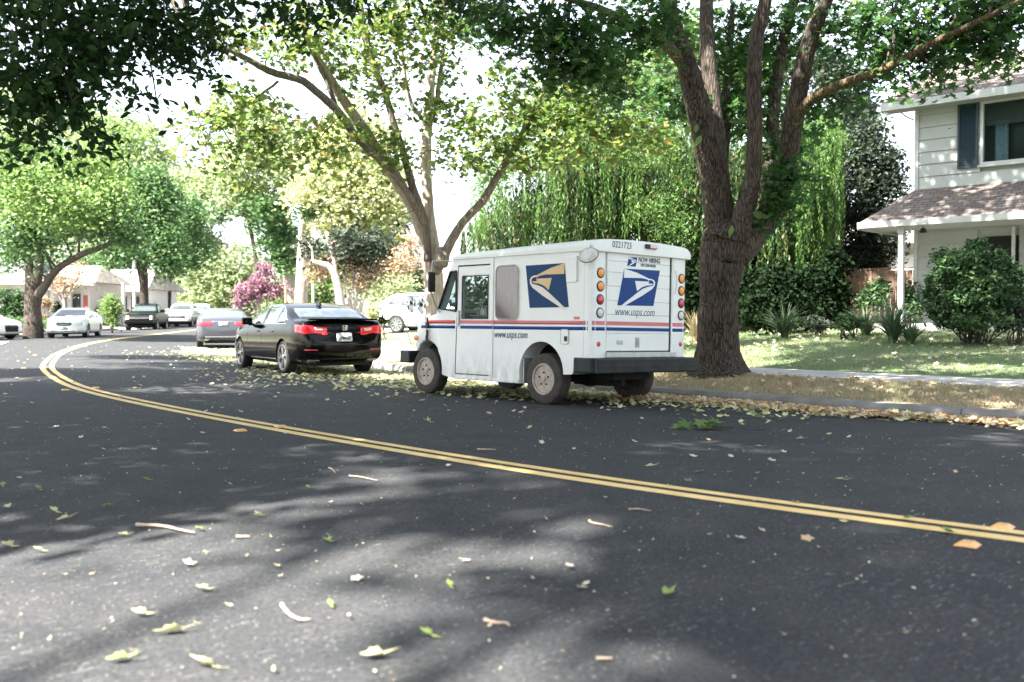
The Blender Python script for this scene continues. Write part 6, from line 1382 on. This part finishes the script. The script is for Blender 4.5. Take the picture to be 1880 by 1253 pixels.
# shutter with louvres
sh=MB().box((1.02,-.060,win[2]-.04),(1.50,-.042,win[3]+.02)).box((1.02,-.085,win[2]-.04),(1.07,-.06,win[3]+.02)).box((1.45,-.085,win[2]-.04),(1.50,-.06,win[3]+.02)).box((1.07,-.085,win[2]-.04),(1.45,-.06,win[2]+.02)).box((1.07,-.085,win[3]-.04),(1.45,-.06,win[3]+.02))
k=win[2]+.04
while k<win[3]-.06: sh.add([(1.07,-.082,k),(1.45,-.082,k),(1.45,-.062,k+.032),(1.07,-.062,k+.032)],[(0,1,2,3)]); k+=.042
obj('shutter',sh,M['shutter'],hs)
def window(x0,x1,za,zb,parent,nm='window',mull=(.5,),curt=True,fw=.07):
    f=MB(); f.box((x0,-.075,za),(x0+fw,.06,zb)).box((x1-fw,-.075,za),(x1,.06,zb)).box((x0+fw,-.075,zb-fw),(x1-fw,.06,zb)).box((x0+fw,-.075,za),(x1-fw,.06,za+fw)).box((x0-.05,-.11,za-.05),(x1+.05,-.03,za-.002))
    for m in mull: xm=x0+(x1-x0)*m; f.box((xm-.035,-.06,za+fw),(xm+.035,.05,zb-fw))
    w=obj(nm,f,M['fascia'],parent,bevel=.006)
    obj('window_glass',MB().box((x0+fw,-.012,za+fw),(x1-fw,-.006,zb-fw)),M['glass'],w)
    obj('room_dark',MB().box((x0,.35,za),(x1,.36,zb)),M['winglass'],w)
    if curt:
        c=MB(); vs=[];n=24
        for i in range(n+1): u=i/n; x=x0+.28+.30*u; y=.16+.03*math.sin(u*22); vs+=[(x,y,za+.02),(x,y,zb-.5)]
        c.add(vs,[(2*i,2*i+2,2*i+3,2*i+1) for i in range(n)]); obj('curtain',c,M['curtain'],w,smooth=True)
        b=MB(); z=zb-.60
        while z<zb-fw: b.add([(x0+fw,.05,z),(x1-fw,.05,z),(x1-fw,.075,z+.035),(x0+fw,.075,z+.035)],[(0,1,2,3)]); z+=.04
        obj('window_blind',b,M['blind'],w)
    return w
window(*win,hs)
wl_=window(*lw,hs,'porch_window',(.36,.72),False)
obj('front_door',MB().box((1.5,.02,.98),(2.45,.06,3.1)).box((1.58,.0,1.15),(1.95,.02,1.9)).box((2.0,.0,1.15),(2.37,.02,1.9)).box((1.58,.0,2.05),(2.37,.02,2.95)),M['under'],hs,bevel=.01)
# wooden fence and the white neighbour
fa=at(1500,560,29); fb=at(1720,560,27.2)
fn=thing('wooden_fence','weathered brown board fence between the dark evergreen and the house','fence',(fa.x,fa.y,gz(fa.x,fa.y)))
dv=Vector((fb.x-fa.x,fb.y-fa.y,0)); Lf=dv.length; dv.normalize(); ra=math.atan2(dv.y,dv.x); fn.rotation_euler=(0,0,ra)
x=0;kk=0
while x<Lf+1.0 and kk<90:
    h=1.55+random.uniform(-.015,.015); obj('fence_board',MB().box((x+.004,-.012+random.uniform(-.003,.003),0),(x+.141,.012,h)),M['fence'],fn); x+=.146; kk+=1
obj('fence_rail',MB().box((0,.012,1.25),(Lf+1,.06,1.33)),M['fence'],fn); obj('fence_cap',MB().box((0,-.03,1.57),(Lf+1,.05,1.60)),M['fence'],fn)
nb=at(1560,500,38)
nh=thing('neighbour_house','white walled neighbouring house seen over the wooden fence','house',(nb.x,nb.y,gz(nb.x,nb.y)),(0,0,ra))
obj('wall',MB().box((0,0,0),(8,6,3.0)),M['stucco'],nh); obj('wall_band',MB().box((-.02,-.05,2.42),(8.02,-.001,2.55)),M['fascia'],nh)
quadroof('roof',[(-.5,-.6,2.95),(8.5,-.6,2.95),(8.5,3,4.2),(-.5,3,4.2)],M['shinglepale'],nh); obj('eave_board',MB().box((-.5,-.64,2.80),(8.5,-.60,2.96)),M['fascia'],nh)
# ------------------------------------------------------------ far houses on the left
def farhouse(label,px0,px1,pyb,D,h,roofmat,wallmat,feat,depth=7,ovh=.6,rise=1.5):
    a=at(px0,pyb,D); b=at(px1,pyb,D); g=gz(a.x,a.y); w=b.x-a.x
    r=thing('far_house',label,'house',(a.x,a.y,g))
    obj('wall',MB().box((0,.0,-.3),(w,depth,h)),M[wallmat],r)
    R=quadroof('roof',[(-ovh,-ovh,h-.02),(w+ovh,-ovh,h-.02),(w+ovh-1,depth/2,h+rise),(-ovh+1,depth/2,h+rise)],M[roofmat],r,.1)
    quadroof('roof_end',[(w+ovh,-ovh,h-.02),(w+ovh,depth+ovh,h-.02),(w+ovh-1,depth/2,h+rise),(w+ovh-1,depth/2-.01,h+rise)],M[roofmat],r,.1)
    obj('fascia',MB().box((-ovh,-ovh-.05,h-.22),(w+ovh,-ovh,h)),M['fascia'],r)
    for nm,x0,x1,z0_,z1_,mt in feat:
        f=obj(nm,MB().box((w*x0,-.06,z0_),(w*x1,.02,z1_)),M[mt],r)
        if nm=='window': obj('frame',MB().box((w*x0-.08,-.08,z0_-.08),(w*x1+.08,-.061,z0_)).box((w*x0-.08,-.08,z1_),(w*x1+.08,-.061,z1_+.08)),M['fascia'],f)
        if nm=='garage_door': obj('panel_groove',MB().box((w*x0,-.063,z1_*.33),(w*x1,-.061,z1_*.34)).box((w*x0,-.063,z1_*.66),(w*x1,-.061,z1_*.67)),M['soffit'],f)
    return r
farhouse('grey roofed house at the left picture edge behind the flowering shrub',-90,38,590,64,2.7,'shingle2','tan',[('window',.5,.68,1.0,2.2,'winglass'),('window',.8,.9,1.0,2.2,'winglass')])
farhouse('tan house with white porch posts behind the small bare garden tree',84,165,590,70,2.9,'shinglepale','tan',[('doorway',.10,.32,0,2.5,'under'),('white_panel',.50,.58,0,2.4,'trimwhite'),('window',.62,.80,.6,2.1,'winglass'),('red_door',.86,.96,0,2.0,'rust')],6,.7,1.3)
farhouse('long low house with a white garage door and sunlit pale roof',160,262,588,78,2.6,'shinglepale','pinkwhite',[('garage_door',.05,.40,0,2.2,'trimwhite'),('window',.62,.72,.9,2.0,'winglass'),('window',.80,.95,.9,2.0,'winglass')],8,.7,1.7)
farhouse('pale house glimpsed between the trees at the end of the street',330,420,585,122,3.0,'shinglepale','stucco',[('window',.2,.4,1,2,'winglass')],8,.7,2.0)
def post(label,px,py0,py1,D,wpx,mat='pole',name='porch_post',cat='post',round_=True):
    a=at(px,py0,D); b=at(px,py1,D); g=gz(a.x,a.y)-.05
    o=obj(name,MB().tube([(0,0,0),(0,0,(b.z-g)*.5),(0,0,b.z-g)],[wpx*D/F/2]*3,10).lathe([(wpx*D/F*.75,0),(wpx*D/F*.75,.15),(wpx*D/F*.5,.2)],10,'z'),M[mat],None,auto=40); o.location=(a.x,a.y,g); return tag(o,label,cat)
post('white porch post at the left end of the tan house',94,590,530,68,8)
post('white post in front of the long low house',227,590,520,72,7,name='utility_post')
post('tall white street pole rising behind the black pickup',247,590,478,70,6,name='street_pole')
post('white post right of the tall street pole',271,590,505,75,5,name='utility_post')
post('white post beside the purple tree',430,592,560,48,4,name='sign_post')
post('short wooden post behind the black sedan, left of the pale trunks',525,592,525,50,5,'wood','wooden_post')
post('white post right of the tall pale trunks',575,590,520,52,4,name='sign_post')
# street lamp far behind
a=at(497,590,92); g=gz(a.x,a.y)
lp=thing('street_lamp','slender street lamp with a flat white head above the purple tree','street lamp',(a.x,a.y,g)); zt=at(497,466,92).z-g
obj('pole',MB().tube([(0,0,0),(0,0,zt*.6),(0,0,zt)],[.09,.08,.06],10),M['pole'],lp); obj('arm',MB().tube([(0,0,zt),(-.5,0,zt+.05),(-.9,0,zt-.05)],.04,8),M['pole'],lp); obj('lamp_head',MB().box((-1.6,-.18,zt-.18),(-.7,.18,zt-.04)),M['trimwhite'],lp,bevel=.04)
# driveways on the left and across the lawn
pad('driveway',[(-27,46),(-21.2,42),(-19.3,37.6),(-25.5,40)],M['concrete'],.03)
pad('driveway',[(-9,44),(4,38),(8,46),(-6,52)],M['concrete'],.03)
pad('driveway',[(-34,74),(-26,74),(-25.5,68),(-33,66)],M['concrete'],.03)
# ------------------------------------------------------------ camera, light, world
cam=bpy.data.cameras.new('camera'); co=bpy.data.objects.new('camera',cam); COL.objects.link(co); S.camera=co
cam.sensor_width=36; cam.lens=F*36/1880; cam.clip_end=2000; co.location=(0,0,HC); co.rotation_euler=(PI/2-PITCH,0,0)
cam.dof.use_dof=True; cam.dof.focus_distance=12.6; cam.dof.aperture_fstop=2.0
EL=math.radians(52); az=Vector((-.8,-.6)).normalized()
sd=Vector((az.x*math.cos(EL),az.y*math.cos(EL),math.sin(EL)))
sl=bpy.data.lights.new('sun','SUN'); sl.energy=4.3; sl.angle=math.radians(.7); sl.color=(1,.94,.85)
so=bpy.data.objects.new('sun',sl); COL.objects.link(so); so.rotation_euler=(-sd).to_track_quat('-Z','Y').to_euler(); so.location=(0,0,30)
w=bpy.data.worlds.new('World'); S.world=w; w.use_nodes=True; nt=w.node_tree
sky=nt.nodes.new('ShaderNodeTexSky'); sky.sky_type='NISHITA'; sky.sun_disc=False; sky.sun_elevation=EL; sky.sun_rotation=math.atan2(sd.x,sd.y); sky.dust_density=2.0; sky.air_density=1.0; sky.ozone_density=1
bg=nt.nodes['Background']; bg.inputs[1].default_value=.075
hs_=nt.nodes.new('ShaderNodeHueSaturation'); hs_.inputs['Saturation'].default_value=.48; nt.links.new(sky.outputs[0],hs_.inputs['Color']); nt.links.new(hs_.outputs[0],bg.inputs[0])
S.view_settings.view_transform='Standard'; S.view_settings.look='None'; S.view_settings.exposure=EXPO; S.view_settings.gamma=1
S.render.engine='CYCLES'
